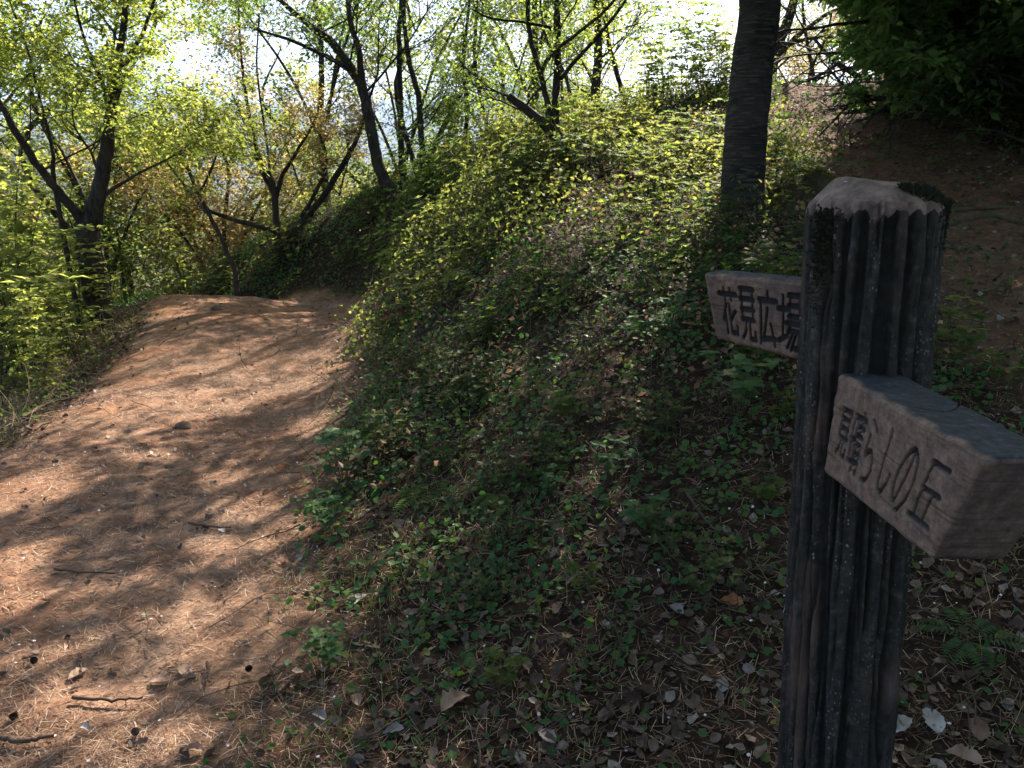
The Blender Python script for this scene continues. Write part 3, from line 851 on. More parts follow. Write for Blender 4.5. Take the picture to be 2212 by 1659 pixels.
def tree(name, stems, label, cat='tree', group=None, leafm='leaf_spring', barkm='bark', spacing=.05, size=.06, tmpl=KITE, cfg=None,
         kids=8, blen=1.4, start=.3, crown_dirs=None, keep=None, extra=None, cap=None, mult=4):
    """stems: list of rows (x,y,z,r) arrays; the first is the trunk"""
    cfg = dict(cfg or {})
    if name != 'woodland_tree':     # stand every stem that does not spring from the trunk on the ground
        fixed = []
        for si, st in enumerate(stems):
            st = [tuple(r) for r in st]; p0 = np.array(st[0][:3])
            free = si == 0 or min(np.linalg.norm(smooth_line(np.array(stems[0], float), 40)[:, :3] - p0, axis=1)) > .35
            g_ = float(H(p0[0], p0[1]))
            if free and st[0][2] > g_ - .1:
                d_ = st[0][2] - g_
                st = [(st[0][0] + .05 * d_, st[0][1], g_ - .2, st[0][3] * (1 + .15 * min(d_, 1)))] + st
            fixed.append(st)
        stems = fixed
    base = np.array(stems[0][0][:3], float)
    root = empty(name, base); tag(root, label, cat, group)
    trunk, limbs, br, twigs = [], [], [], []
    for si, st in enumerate(stems):
        st = np.array(st, float); n = max(8, 4 * len(st))
        L = smooth_line(st, n)
        L[1:-1, :3] += rng.normal(size=(n - 2, 3)) * np.minimum(.12 * L[1:-1, 3:4], .006)
        (trunk if si == 0 else limbs).append((L[:, :3] - base, np.maximum(L[:, 3], .003)))
        ks = kids if si == 0 else max(3, int(kids * .7))
        length = np.linalg.norm(np.diff(L[:, :3], axis=0), axis=1).sum()
        for k in range(ks):
            t = start + (1 - start) * (k + rng.random()) / ks; q_ = t * (n - 1); a = min(int(q_), n - 2)
            pp = L[a, :3] + (L[a + 1, :3] - L[a, :3]) * (q_ - a); dd = unit(L[a + 1, :3] - L[a, :3])
            side = rng.normal(size=3); side[2] = abs(side[2]) * .3; side = unit(side)
            if crown_dirs is not None and rng.random() < .7: side = unit(np.array(crown_dirs[rng.integers(len(crown_dirs))]) + rng.normal(size=3) * .3)
            limb(pp - base, unit(dd * .45 + side), blen * rng.uniform(.6, 1.15) * (1.1 - .4 * t), max(.26 * L[a, 3], .005), 0, br, twigs, cfg)
        twigs.append(L[-4:, :3] - base)
    tubes('trunk', trunk, M[barkm], root)
    if limbs:
        for l in limbs: tubes('limb', [l], M[barkm], root)
    if br: tag(tubes('branches', br, M[barkm], root), kind='stuff')
    P, D, N, s = foliage(twigs, spacing, size, keep=(lambda Q: keep(Q + base)) if keep else None, mult=mult)
    if extra is not None:
        E = extra - base; m_ = len(E)
        P = np.vstack([P, E]); D = np.vstack([D, unit(rng.normal(size=(m_, 3)) - (0, 0, .3))]); N = np.vstack([N, np.array((0, 0, 1.)) + rng.normal(size=(m_, 3)) * .6]); s = np.concatenate([s, rng.uniform(.7, 1.3, m_) * size])
    W_ = P + base
    k = ~((W_[:, 2] > 2.6) & (rng.random(len(W_)) < gap(W_) * np.where(above(W_), 1, .75)))
    P, D, N, s = P[k], D[k], N[k], s[k]
    if cap and len(P) > cap:
        k = rng.permutation(len(P))[:cap]; P, D, N, s = P[k], D[k], N[k], s[k]
    leaves('crown', tmpl, P, D, N, s, M[leafm], root)
    global NLEAF; NLEAF += len(P)
    return root


NLEAF = 0


def S(rows):
    """rows (u, v, y, width in photo px) -> (x,y,z,r)"""
    out_ = []
    for u, v, y, w in rows:
        p = at(u, v, y); out_.append((*p, max(.004, w / F * y / 2)))
    return out_


def sunk(rows, d=.15):
    a = list(rows[0]); b = rows[1]
    dz = np.array(a[:3]) - np.array(b[:3]); dz = dz / np.linalg.norm(dz)
    r0_ = (a[0] + dz[0] * d, a[1] + dz[1] * d, a[2] - d, a[3] * 1.25)
    return [r0_] + rows


# 1 the big cherry
st = S([(1604, 505, 6, 150), (1605, 478, 6, 112), (1606, 440, 6, 93), (1607, 330, 6, 87), (1617, 200, 6, 84), (1640, 40, 6.05, 80), (1652, -60, 6.1, 78)])
top_ = st[-1]
st += [(2.05, 6.2, 4.0, .12), (2.3, 6.4, 5.4, .08), (2.4, 6.3, 7.0, .04)]
st = sunk(st)
l1_ = [(2.0, 6.15, 3.4, .10), (3.0, 6.2, 4.1, .07), (4.3, 6.1, 4.6, .03)]
l2_ = [(2.0, 6.15, 3.5, .09), (1.4, 5.5, 4.1, .06), (.5, 4.9, 4.6, .03)]
l3_ = [(2.05, 6.2, 4.0, .08), (2.4, 7.3, 4.7, .05), (3.0, 8.2, 5.2, .03)]
l4_ = [(2.0, 6.15, 3.3, .09), (2.8, 5.4, 3.7, .06), (3.6, 4.8, 4.0, .03)]
l5_ = [(2.1, 6.2, 4.2, .07), (1.0, 6.4, 4.9, .05), (0.0, 6.5, 5.2, .03)]


def shade_pads():
    out_ = []
    for k in range(470):   # leafy sprays added to the crown, out of view, to shade the foreground
        if k < 210: c = np.array((rng.uniform(.6, 5.6), rng.uniform(-3.5, 9.2), 0))
        elif k < 330: c = np.array((rng.uniform(-1.9, 1.6), rng.uniform(3.0, 10.4), 0))
        else: c = np.array((rng.uniform(-3.5, 6.5), rng.uniform(-6.5, .5), 0))  # added leaves behind the camera, dimming the sky fill
        c[2] = 1.5 + .2 * max(c[1], 4.5) + rng.uniform(.7, 3.0)
        m_ = 190; q_ = c + rng.normal(size=(m_, 3)) * np.array((.42, .42, .14)); out_.append(q_)
    for z_ in (3.4, 4.0, 4.7, 5.4):  # unseen leaf clumps added along the sun line to shade the near arm
        for px_, py_ in ((.56, .85), (.56, 1.2)):
            c = np.array((px_, py_, 1.2)) + np.array(SDIR) * (z_ - 1.2) / SDIR.z
            out_.append(c + rng.normal(size=(420, 3)) * np.array((.26, .30, .12)))
    q_ = np.vstack(out_); return q_[above(q_)]


tree('cherry_tree', [st, l1_, l2_, l3_, l4_, l5_], 'thick dark cherry trunk with banded bark, leaning slightly beside the mound top', leafm='leaf_mid', barkm='bark_cherry',
     spacing=.05, size=.085, kids=9, blen=1.7, start=.55, keep=above, cfg={'kids': (7, 5, 4)}, mult=1, extra=shade_pads())

# 2 forked leaning tree on the mound
tree('forked_tree', [sunk(S([(1232, 345, 8.3, 37.4), (1205, 300, 8.3, 30.6), (1199, 250, 8.3, 17.0), (1202, 180, 8.3, 16.1), (1205, 100, 8.3, 15.3), (1203, 0, 8.3, 13.6), (1206, -120, 8.3, 11.9), (1215, -300, 8.4, 6.8)])),
                     S([(1210, 305, 8.3, 22.1), (1175, 270, 8.25, 20.4), (1135, 235, 8.2, 18.7), (1098, 208, 8.15, 15.3)]),
                     S([(1185, 280, 8.3, 13.6), (1182, 220, 8.3, 12.8), (1165, 150, 8.2, 11.0), (1148, 90, 8.15, 10.2), (1140, 20, 8.1, 9.3), (1150, -80, 8.1, 6.8)]),
                     S([(1168, 155, 8.2, 8.5), (1195, 115, 8.1, 7.6), (1262, 62, 8.0, 6.8), (1320, 10, 7.9, 6.0), (1360, -60, 7.8, 4.2)]),
                     S([(1212, 170, 8.3, 9.3), (1240, 135, 8.4, 8.5), (1290, 80, 8.4, 7.6), (1345, 10, 8.5, 6.8), (1400, -90, 8.6, 4.2)]),
                     S([(1190, 60, 8.3, 6.8), (1130, 48, 8.1, 6.0), (1060, 40, 7.9, 5.1), (1020, 20, 7.8, 3.4)])],
     'forked dark tree with a broken slanting stub, rooted on the sunlit crest of the mound', leafm='leaf_mid', spacing=.07, size=.05, kids=6, blen=.9, mult=2, start=.5)
# 3 leaning trunk on the bank
tree('leaning_tree', [sunk(S([(838, 405, 11.8, 27.5), (815, 350, 11.8, 24.5), (800, 270, 11.8, 22.9), (783, 190, 11.8, 21.4), (760, 150, 11.8, 19.9), (715, 90, 11.7, 15.3), (650, 40, 11.6, 11.5), (560, -40, 11.5, 6.8)])),
                      S([(783, 190, 11.8, 15.3), (775, 110, 11.7, 12.2), (755, 30, 11.6, 10.7), (750, -100, 11.5, 6.8)]),
                      S([(770, 160, 11.8, 10.7), (700, 120, 11.6, 8.4), (620, 85, 11.4, 6.8), (540, 60, 11.2, 3.8)])],
     'bent dark tree leaning left at the top of the bank above the lower path', leafm='leaf_mid', spacing=.06, size=.055, kids=8, blen=1.6, start=.45)
# 4 dark trunk on the left
tree('left_trunk_tree', [sunk(S([(195, 480, 8.6, 39.0), (215, 400, 8.6, 30.2), (232, 320, 8.6, 26.4), (242, 240, 8.6, 21.4), (250, 150, 8.6, 16.3), (268, 60, 8.6, 12.6), (275, -60, 8.6, 8.8)])),
                         S([(238, 260, 8.6, 13.9), (225, 190, 8.6, 10.0), (190, 110, 8.5, 6.9), (165, 20, 8.4, 5.0), (150, -60, 8.4, 3.1)]),
                         S([(248, 160, 8.6, 11.3), (300, 90, 8.6, 8.8), (330, 10, 8.7, 6.3), (350, -60, 8.7, 3.7)]),
                         S([(185, 480, 8.6, 25.2), (130, 420, 8.4, 18.9), (70, 340, 8.2, 16.3), (20, 260, 8.0, 13.9), (-40, 150, 7.9, 9.4)]),
                         S([(120, 410, 8.4, 10.0), (115, 330, 8.3, 8.2), (90, 230, 8.2, 6.3), (60, 110, 8.1, 5.0), (20, 0, 8.0, 3.7)]),
                         S([(215, 430, 8.6, 8.8), (290, 380, 8.7, 5.7), (370, 340, 8.8, 4.4), (440, 290, 8.9, 2.5)])],
     'thick dark trunk with wide limbs, at the left edge beyond the bright bush', leafm='leaf_spring', spacing=.055, size=.06, kids=8, blen=1.3, start=.35)
# 5 many stemmed tree
tree('many_stemmed_tree', [sunk(S([(600, 520, 12.0, 17.7), (595, 450, 12, 15.0), (590, 400, 12, 12.2), (560, 340, 12, 8.8), (535, 230, 12, 7.5), (520, 110, 12, 5.4), (515, 0, 12, 4.1)])),
                           S([(596, 430, 12, 10.9), (610, 380, 12, 8.8), (640, 330, 12, 6.8), (680, 260, 12, 4.8), (700, 190, 12, 3.4)]),
                           S([(594, 420, 12, 9.5), (560, 360, 12, 8.2), (530, 270, 11.9, 5.4), (500, 200, 11.8, 4.1)]),
                           S([(600, 500, 12, 12.2), (545, 485, 11.8, 10.9), (490, 470, 11.7, 8.8), (430, 440, 11.6, 6.1), (360, 350, 11.4, 4.1)]),
                           S([(585, 390, 12, 6.1), (575, 300, 12, 5.4), (555, 150, 12, 4.1), (560, 30, 12, 3.4)])],
     'small many-stemmed tree fanning out above the far end of the lower path', leafm='leaf_copper', spacing=.065, size=.05, kids=7, blen=1.0, start=.4)
# 6 thin leaning stem
tree('slender_leaning_tree', [sunk(S([(497, 560, 11.0, 10), (475, 510, 11, 10), (455, 470, 11, 9), (425, 410, 11, 8), (400, 350, 11, 7), (360, 260, 11, 6), (335, 190, 11, 4)])),
                              S([(430, 420, 11, 6), (455, 370, 11, 5), (480, 300, 11, 4)])],
     'slender stem leaning left, right behind the crest of the lower path', leafm='leaf_spring', spacing=.08, size=.05, kids=6, blen=.9, start=.4)
# 7 two leaning poles right of the many stemmed
tree('slanting_tree', [sunk(S([(640, 500, 12.2, 16), (670, 460, 12.2, 14), (710, 410, 12.2, 13), (745, 350, 12.2, 12), (775, 290, 12.2, 9), (800, 200, 12.2, 6)])),
                       S([(650, 470, 12.2, 9), (690, 400, 12.2, 8), (705, 340, 12.2, 7), (690, 290, 12.2, 5)])],
     'slanting dark stem leaning right from the nose of the bank', leafm='leaf_copper', spacing=.09, size=.05, kids=5, blen=.8, start=.5)
# thin trunks in the middle
mid = [((868, 330, 12.5, 13), (865, 200, 12.5, 12), (862, 80, 12.4, 10), (870, -60, 12.4, 7), 'straight thin trunk just right of the bent tree on the bank'),
       ((912, 340, 12.2, 13), (905, 220, 12.2, 12), (880, 110, 12.2, 10), (872, -40, 12.2, 6), 'thin trunk curving left, second right of the bent tree'),
       ((925, 345, 13.2, 11), (975, 240, 13.2, 10), (1010, 170, 13.2, 8), (1040, 60, 13.2, 5), 'thin trunk curving right, behind the middle of the ridge'),
       ((1000, 330, 13.0, 9), (1010, 230, 13, 9), (1000, 140, 13, 8), (1015, -20, 13, 5), 'upright thin trunk midway between bent tree and forked tree'),
       ((1060, 300, 11.5, 9), (1035, 200, 11.5, 8), (1025, 110, 11.4, 8), (1030, 20, 11.4, 6), 'slim trunk just left of the broken stub'),
       ((1285, 225, 12.0, 19), (1290, 150, 12, 18), (1292, 70, 12, 16), (1285, -60, 12, 12), 'dark upright trunk standing against the white sky gap'),
       ((1345, 205, 12.6, 10), (1330, 150, 12.6, 10), (1315, 90, 12.6, 9), (1300, -30, 12.6, 7), 'thinner trunk right of the upright one in the sky gap'),
       ((1255, 280, 10.5, 8), (1235, 220, 10.5, 8), (1220, 160, 10.5, 7), (1170, 40, 10.5, 5), 'thin stem crossing behind the forked tree')]
for a_, b_, c_, d_, lab in mid:
    rows = sunk(S([a_, b_, c_, d_, (d_[0] + 5, -260, d_[2], d_[3] * .6)]))
    tree('thin_tree', [rows], lab, group='thin trees along the ridge', leafm='leaf_mid' if rng.random() < .5 else 'leaf_spring', spacing=.07, size=.055, kids=9, blen=1.15, start=.3)
# trees behind the saddle
tree('saddle_tree', [sunk(S([(1655, 215, 14.5, 26), (1672, 120, 14.5, 22), (1700, 50, 14.5, 20), (1725, -40, 14.5, 15), (1760, -200, 14.6, 9)])),
                     S([(1650, 160, 14.5, 12), (1700, 100, 14.4, 11), (1745, 60, 14.3, 9), (1800, 25, 14.2, 7), (1870, 5, 14.1, 4)]),
                     S([(1668, 110, 14.5, 12), (1740, 85, 14.3, 8), (1800, 80, 14.1, 5)])],
     'dark trunk slanting right behind the saddle, beside the thick cherry trunk', leafm='leaf_yellow', spacing=.10, size=.06, kids=6, blen=1.2, mult=2, start=.4)
tree('saddle_sapling', [sunk(S([(1762, 205, 14.5, 10), (1755, 150, 14.5, 9), (1745, 100, 14.5, 8), (1735, 30, 14.5, 6), (1730, -80, 14.5, 4)])), S([(1752, 150, 14.5, 6), (1780, 90, 14.5, 5), (1800, 20, 14.5, 4)])],
     'slim sapling in the middle of the saddle against the white sky', leafm='leaf_yellow', spacing=.12, size=.055, kids=6, blen=1.0, mult=2, start=.3)
tree('arching_tree', [sunk(S([(1905, 215, 12.8, 14), (1862, 170, 12.9, 12), (1820, 145, 13, 11), (1790, 122, 13.1, 9), (1760, 85, 13.2, 5)])),
                      S([(1700, 190, 13.2, 7), (1760, 168, 13.2, 7), (1810, 140, 13.1, 7), (1840, 115, 13.1, 6), (1880, 70, 13.1, 4)]),
                      S([(1870, 185, 12.9, 9), (1855, 100, 12.9, 8), (1825, 30, 12.9, 7), (1800, -50, 12.9, 5)])],
     'arching bare-limbed tree crossing the saddle from the right', leafm='leaf_yellow', spacing=.12, size=.05, kids=5, blen=.9, mult=2, start=.3)

# right hand dark trees with large leaves
def right_side(P):
    dep = np.maximum(P[:, 1] * cP - (P[:, 2] - 1.5) * sP, .1)
    u = 1106 + F * P[:, 0] / dep; v = 830 - F * ((P[:, 2] - 1.5) * cP + P[:, 1] * sP) / dep
    lim = 1850 - 90 * sstep(60, -40, v) + 25 * np.sin(v * .05)
    low = 215 + 150 * sstep(2000, 2212, u)
    return (v < low + rng.normal(size=len(P)) * 20) & (u > lim + rng.normal(size=len(P)) * 25) | (v < -60)


for (rows, lab, kd) in [
    ([(2110, 235, 8.2, 62), (2100, 120, 8.2, 56), (2095, 0, 8.2, 52), (2090, -150, 8.2, 44), (2085, -420, 8.3, 26)], 'broad dark trunk half hidden by dense leaves at the upper right', 16),
    ([(1990, 190, 9.6, 34), (2000, 80, 9.6, 32), (2010, -30, 9.6, 28), (2000, -260, 9.6, 16)], 'dark-leaved tree hanging over the right side of the upper path', 16),
    ([(2260, 260, 7.0, 30), (2230, 120, 7.0, 28), (2200, -60, 7.1, 24), (2180, -300, 7.2, 14)], 'dark leafy tree cut by the right edge of the picture', 16),
    ([(2350, 150, 9.5, 30), (2330, 0, 9.5, 28), (2300, -200, 9.5, 20)], 'dark leafy tree standing farther back at the right edge', 14)]:
    st = sunk(S(rows))
    st[0] = (st[0][0], st[0][1], float(H(st[1][0], st[1][1])) - .2, st[0][3]); st[1] = (st[1][0], st[1][1], max(st[1][2], st[0][2] + .2), st[1][3])
    tree('broadleaf_tree', [st], lab, group='dark broadleaf trees on the right bank', leafm='leaf_dark', barkm='bark', spacing=.055, size=.10, tmpl=KITE, kids=kd + 6, blen=1.6, start=.06,
         cfg={'kids': (7, 5, 4), 'up': -.02}, keep=right_side)

# generic trees beyond, several prototypes shared
protos = []
for k in range(5):
    hgt = [6.5, 7.5, 5.5, 8, 6][k]
    st = [(0, 0, -.3, .075), (.1 * rng.normal(), .1 * rng.normal(), hgt * .25, .06), (.3 * rng.normal(), .3 * rng.normal(), hgt * .55, .045), (.4 * rng.normal(), .4 * rng.normal(), hgt * .8, .035), (.5 * rng.normal(), .5 * rng.normal(), hgt, .012)]
    sts = [st]
    for b in range(3):
        a = rng.random() * 6.28; z0 = hgt * rng.uniform(.15, .4); L = rng.uniform(1.5, 2.6)
        sts.append([(0, 0, z0, .035), (L * .4 * math.cos(a), L * .4 * math.sin(a), z0 + L * .8, .025), (L * math.cos(a), L * math.sin(a), z0 + L * 1.5, .012)])
    t = tree('woodland_tree', sts, 'x', leafm=['leaf_spring', 'leaf_mid', 'leaf_copper', 'leaf_spring', 'leaf_yellow'][k], spacing=.085, size=.095, kids=9, blen=1.7, mult=2, start=.18)
    protos.append(t)
spots = [(-9.5, 12.5), (-7.5, 14.5), (-6.6, 17.5), (-11.5, 17), (-9, 20), (-4.2, 18.5), (-2.2, 17.2), (-.2, 17), (-5.5, 22.5), (-2, 21.5), (1.2, 19), (7.8, 15.5), (9.5, 13.2), (7.6, 21), (.6, 24),
         (-13, 22), (-8.5, 26), (10.5, 18), (-14, 13.5), (-7.4, 10.6), (8.9, 9.6), (-10.5, 9), (10, 6.6), (-6.9, 13.6), (-5.8, 16.4), (-3.0, 19.4), (.4, 15.2), (-6.2, 19.6), (-9.2, 17.6), (-4.4, 24), (-3.4, 15.4), (-10, 15), (-4.6, 20), (-7.8, 16), (-12.5, 9.5), (2.2, 22)]
lab_side = lambda x, y: (('tall green tree far down the left slope beyond the thick dark trunk' if y > 16 else 'green tree at the left edge behind the bright bushes' if x < -9 else 'green tree just below the left end of the path crest') if x < -6 else 'leafy tree beyond the far bank of the lower path' if x < -3 else
                         ('leafy tree far behind the ridge, seen between the thin trunks' if y > 19 else 'leafy tree close behind the ridge of the mound') if x < 3 else 'leafy tree beyond the saddle of the upper path' if x < 7 else 'tree deep in the dark wood on the right bank')
for i, (x, y) in enumerate(spots):
    o = protos[i % 5] if i < 5 else copy_tree(protos[int(rng.integers(5))])
    z = float(H(x, y)) if (abs(x) < 13.5) else float(height(np.array([x]), np.array([y]))[0])
    s = rng.uniform(.85, 1.25)
    if x > 3: s *= .75 if x < 7 else 1
    elif x > -8: s *= .95
    o.location = (x, y, z); o.rotation_euler = (0, 0, rng.random() * 6.28); o.scale = (s, s, s)
    tag(o, lab_side(x, y), 'tree', 'woodland trees: ' + lab_side(x, y))
print('tree leaves', NLEAF)

# ------------------------------------------------------------------ shrubs
def shrub_proto(kind):
    P, D, N, Sz, tb = [], [], [], [], []
    if kind == 'azalea':
        for s_ in range(26):
            a = rng.random() * 6.28; r_ = .24 * math.sqrt(rng.random()); h = rng.uniform(.10, .34) * (1.15 - r_ * 1.5)
            b = np.array((r_ * .35 * math.cos(a), r_ * .35 * math.sin(a), -.03)); e = np.array((r_ * math.cos(a), r_ * math.sin(a), h))
            mid_ = (b + e) / 2 + rng.normal(size=3) * .02
            tb.append((smooth_line([b, mid_, e], 5), np.linspace(.003, .0012, 5)))
            for w in range(2):
                c = e if w == 0 else mid_
                n = 7 if w == 0 else 4
                for l in range(n):
                    th = l * 2.4 + rng.random(); P.append(c); D.append((math.cos(th), math.sin(th), rng.uniform(.15, .9))); N.append((-.4 * math.cos(th), -.4 * math.sin(th), 1)); Sz.append(rng.uniform(.028, .05))
    elif kind == 'broad':
        for s_ in range(8):
            a = rng.random() * 6.28; r_ = rng.uniform(.05, .22); h = rng.uniform(.12, .32)
            b = np.array((.02 * math.cos(a), .02 * math.sin(a), -.03)); e = np.array((r_ * math.cos(a), r_ * math.sin(a), h)); mid_ = (b + e) / 2 + np.array((0, 0, .03))
            tb.append((smooth_line([b, mid_, e], 5), np.linspace(.0035, .0015, 5)))
            for c, n in ((e, 5), (mid_, 2)):
                for l in range(n):
                    th = l * 6.28 / n + rng.random() * .6 + a; P.append(c); D.append((math.cos(th), math.sin(th), rng.uniform(-.15, .35))); N.append((rng.normal() * .15, rng.normal() * .15, 1)); Sz.append(rng.uniform(.045, .085))
    elif kind == 'tangle':
        for s_ in range(26):
            a = rng.random() * 6.28; b = np.array((.1 * rng.normal(), .1 * rng.normal(), 0)); L = rng.uniform(.2, .5)
            d = unit(np.array((math.cos(a), math.sin(a), rng.uniform(.1, 1.1)))); p_ = [b]
            for q_ in range(5):
                d = unit(d + rng.normal(size=3) * .3 - np.array((0, 0, .12))); p_.append(p_[-1] + d * L / 5)
            tb.append((np.array(p_), np.linspace(.0028, .001, 6)))
            if rng.random() < .5:
                for q_ in range(4):
                    P.append(p_[2 + q_]); D.append(rng.normal(size=3) + np.array((0, 0, .4))); N.append((0, 0, 1) + rng.normal(size=3) * .4); Sz.append(rng.uniform(.018, .035))
    elif kind == 'fern':
        for s_ in range(6):
            a = s_ * 1.05 + rng.random() * .4; L = rng.uniform(.25, .38)
            q_ = np.array([(L * t * math.cos(a), L * t * math.sin(a), L * (.75 * t - .75 * t * t) + .01) for t in np.linspace(0, 1, 16)])
            tb.append((q_, np.linspace(.002, .0008, 16)))
            for k in range(2, 16):
                T = unit(q_[k] - q_[k - 1]); sd = unit(np.cross(T, (0, 0, 1)))
                for sg in (-1, 1):
                    P.append(q_[k]); D.append(sd * sg + T * .35); N.append((0, 0, 1)); Sz.append(.075 * math.sin(PI * (k - 1) / 15.5) + .008)
    elif kind == 'sapling':
        for s_ in range(5):
            a = rng.random() * 6.28; h = rng.uniform(.8, 1.7); ln = rng.uniform(.1, .6)
            q_ = smooth_line([(.05 * math.cos(a), .05 * math.sin(a), -.05), (ln * .4 * math.cos(a), ln * .4 * math.sin(a), h * .55), (ln * math.cos(a), ln * math.sin(a), h)], 12)
            tb.append((q_, np.linspace(.008, .002, 12)))
            for k in range(3, 12):
                for z in range(2):
                    th = rng.random() * 6.28; Lb = rng.uniform(.12, .34); d = unit(np.array((math.cos(th), math.sin(th), .35)))
                    br_ = np.array([q_[k] + d * Lb * t - np.array((0, 0, .05 * t * t)) for t in np.linspace(0, 1, 5)])
                    tb.append((br_, np.linspace(.0025, .001, 5)))
                    for l in range(1, 5):
                        for sg in (-1, 1):
                            sd = unit(np.cross(d, (0, 0, 1))) * sg
                            P.append(br_[l]); D.append(d * .6 + sd * .7 + rng.normal(size=3) * .25 - np.array((0, 0, .25))); N.append((rng.normal() * .3, rng.normal() * .3, 1)); Sz.append(rng.uniform(.05, .095))
    P, D, N, Sz = np.array(P), np.array(D, float), np.array(N, float), np.array(Sz)
    tmpl = {'azalea': KITE, 'broad': LEAF6, 'tangle': KITE, 'fern': KITE, 'sapling': KITE}[kind]
    asp = {'azalea': 1.3, 'broad': 1.35, 'fern': .55, 'tangle': 1.2, 'sapling': 1.35}[kind]
    lm = leaves('foliage', tmpl, P, D, N, Sz, M['leaf_azalea'], False, aspect=asp)
    sm = tubes('stems', tb, M['twig'] if kind == 'tangle' else M['stem'], False)
    return lm, sm


PROTO = {k: [shrub_proto(k) for _ in range(n)] for k, n in (('azalea', 6), ('broad', 4), ('tangle', 4), ('fern', 2), ('sapling', 4))}
LEAFMAT = {'azalea': ['leaf_azalea', 'leaf_mid', 'leaf_yellow'], 'broad': ['leaf_mid', 'leaf_cover', 'leaf_azalea'], 'tangle': ['leaf_azalea'], 'fern': ['leaf_mid'], 'sapling': ['leaf_yellow', 'leaf_spring']}
_var = {}


def shrub(kind, x, y, s, name, label, cat, group=None, lm=None, tilt=.5, z=None):
    i = int(rng.integers(len(PROTO[kind]))); lmn = lm or LEAFMAT[kind][0]
    key = (kind, i, lmn)
    if key not in _var:
        me = PROTO[kind][i][0].copy(); me.materials.clear(); me.materials.append(M[lmn]); _var[key] = me
    zz = float(H(x, y)) if z is None else z
    r = empty(name, (x, y, zz)); n = slope_n(np.array(x), np.array(y))
    v = unit(np.array((0, 0, 1.)) * (1 - tilt) + n * tilt)
    e = Vector(v).to_track_quat('Z', 'Y').to_euler(); r.rotation_euler = e
    r.rotation_mode = 'QUATERNION'
    from mathutils import Quaternion
    r.rotation_quaternion = Vector(v).to_track_quat('Z', 'Y') @ Quaternion((0, 0, 1), rng.random() * 6.28)
    r.scale = (s, s, s * rng.uniform(.8, 1.15))
    tag(r, label, cat, group)
    obj('foliage', _var[key], r)
    sm_ = PROTO[kind][i][1]
    if name == 'dry_stalks':
        if ('straw', i) not in _var:
            m2 = sm_.copy(); m2.materials.clear(); m2.materials.append(M['stalk']); _var[('straw', i)] = m2
        sm_ = _var[('straw', i)]
    obj('stems', sm_, r)
    return r


def ok_veg(x, y): return path_w(np.array(x), np.array(y)) < .25 and upper_w(np.array(x), np.array(y)) < .1 and upper_w(np.array(x + .25), np.array(y)) < .3


def zone(x, y):
    if x < -2.5 and y < 11: return 'left'
    if y > 10.8 and x < -1.2: return 'bank'
    if x > 3.2 or (x > 2.6 and y < 5): return 'right'
    if y > 6.0: return 'crest'
    if y > 3.4: return 'slope'
    return 'front'


WHERE = {'left': 'on the left verge of the lower path', 'bank': 'on the far bank beyond the path crest', 'right': 'on the dark bank right of the upper path',
         'crest': 'on the sunlit upper part of the mound', 'slope': 'on the shaded middle slope of the mound', 'front': 'in the dark foreground at the foot of the mound'}
ANCH = [(-.9, 3.2, 'at the right edge of the near path'), (-1.0, 5.4, 'on the steep edge above the lower path'), (-1.2, 8, 'on the mound edge near the path crest'), (-1.5, 10.5, 'below the bent tree on the bank'),
        (1.75, 6, 'round the foot of the thick cherry trunk'), (.57, 8.3, 'round the foot of the forked tree'), (2.6, 7.0, 'beside the mossy stump'), (.8, 2.2, 'between dead leaves at the foot of the post'),
        (0, 2.6, 'among dead leaves at the bottom centre'), (.4, 4.0, 'on the dark slope left of the near arm'), (1.3, 4.3, 'on the slope behind the left direction arm'), (1.9, 3.2, 'behind the near direction arm'),
        (.2, 6.2, 'in the middle of the mound below the sunlit crest'), (1.2, 9.6, 'on the mound between forked tree and side path'), (3.0, 12.0, 'on the rise left of the saddle'), (4.6, 7.5, 'at the foot of the dark right bank'),
        (4.0, 4.2, 'on the right verge of the upper path'), (5.5, 11, 'high on the right bank by the saddle'), (0, 10.5, 'along the ridge left of the forked tree')]
cnt = 0
tries = 0
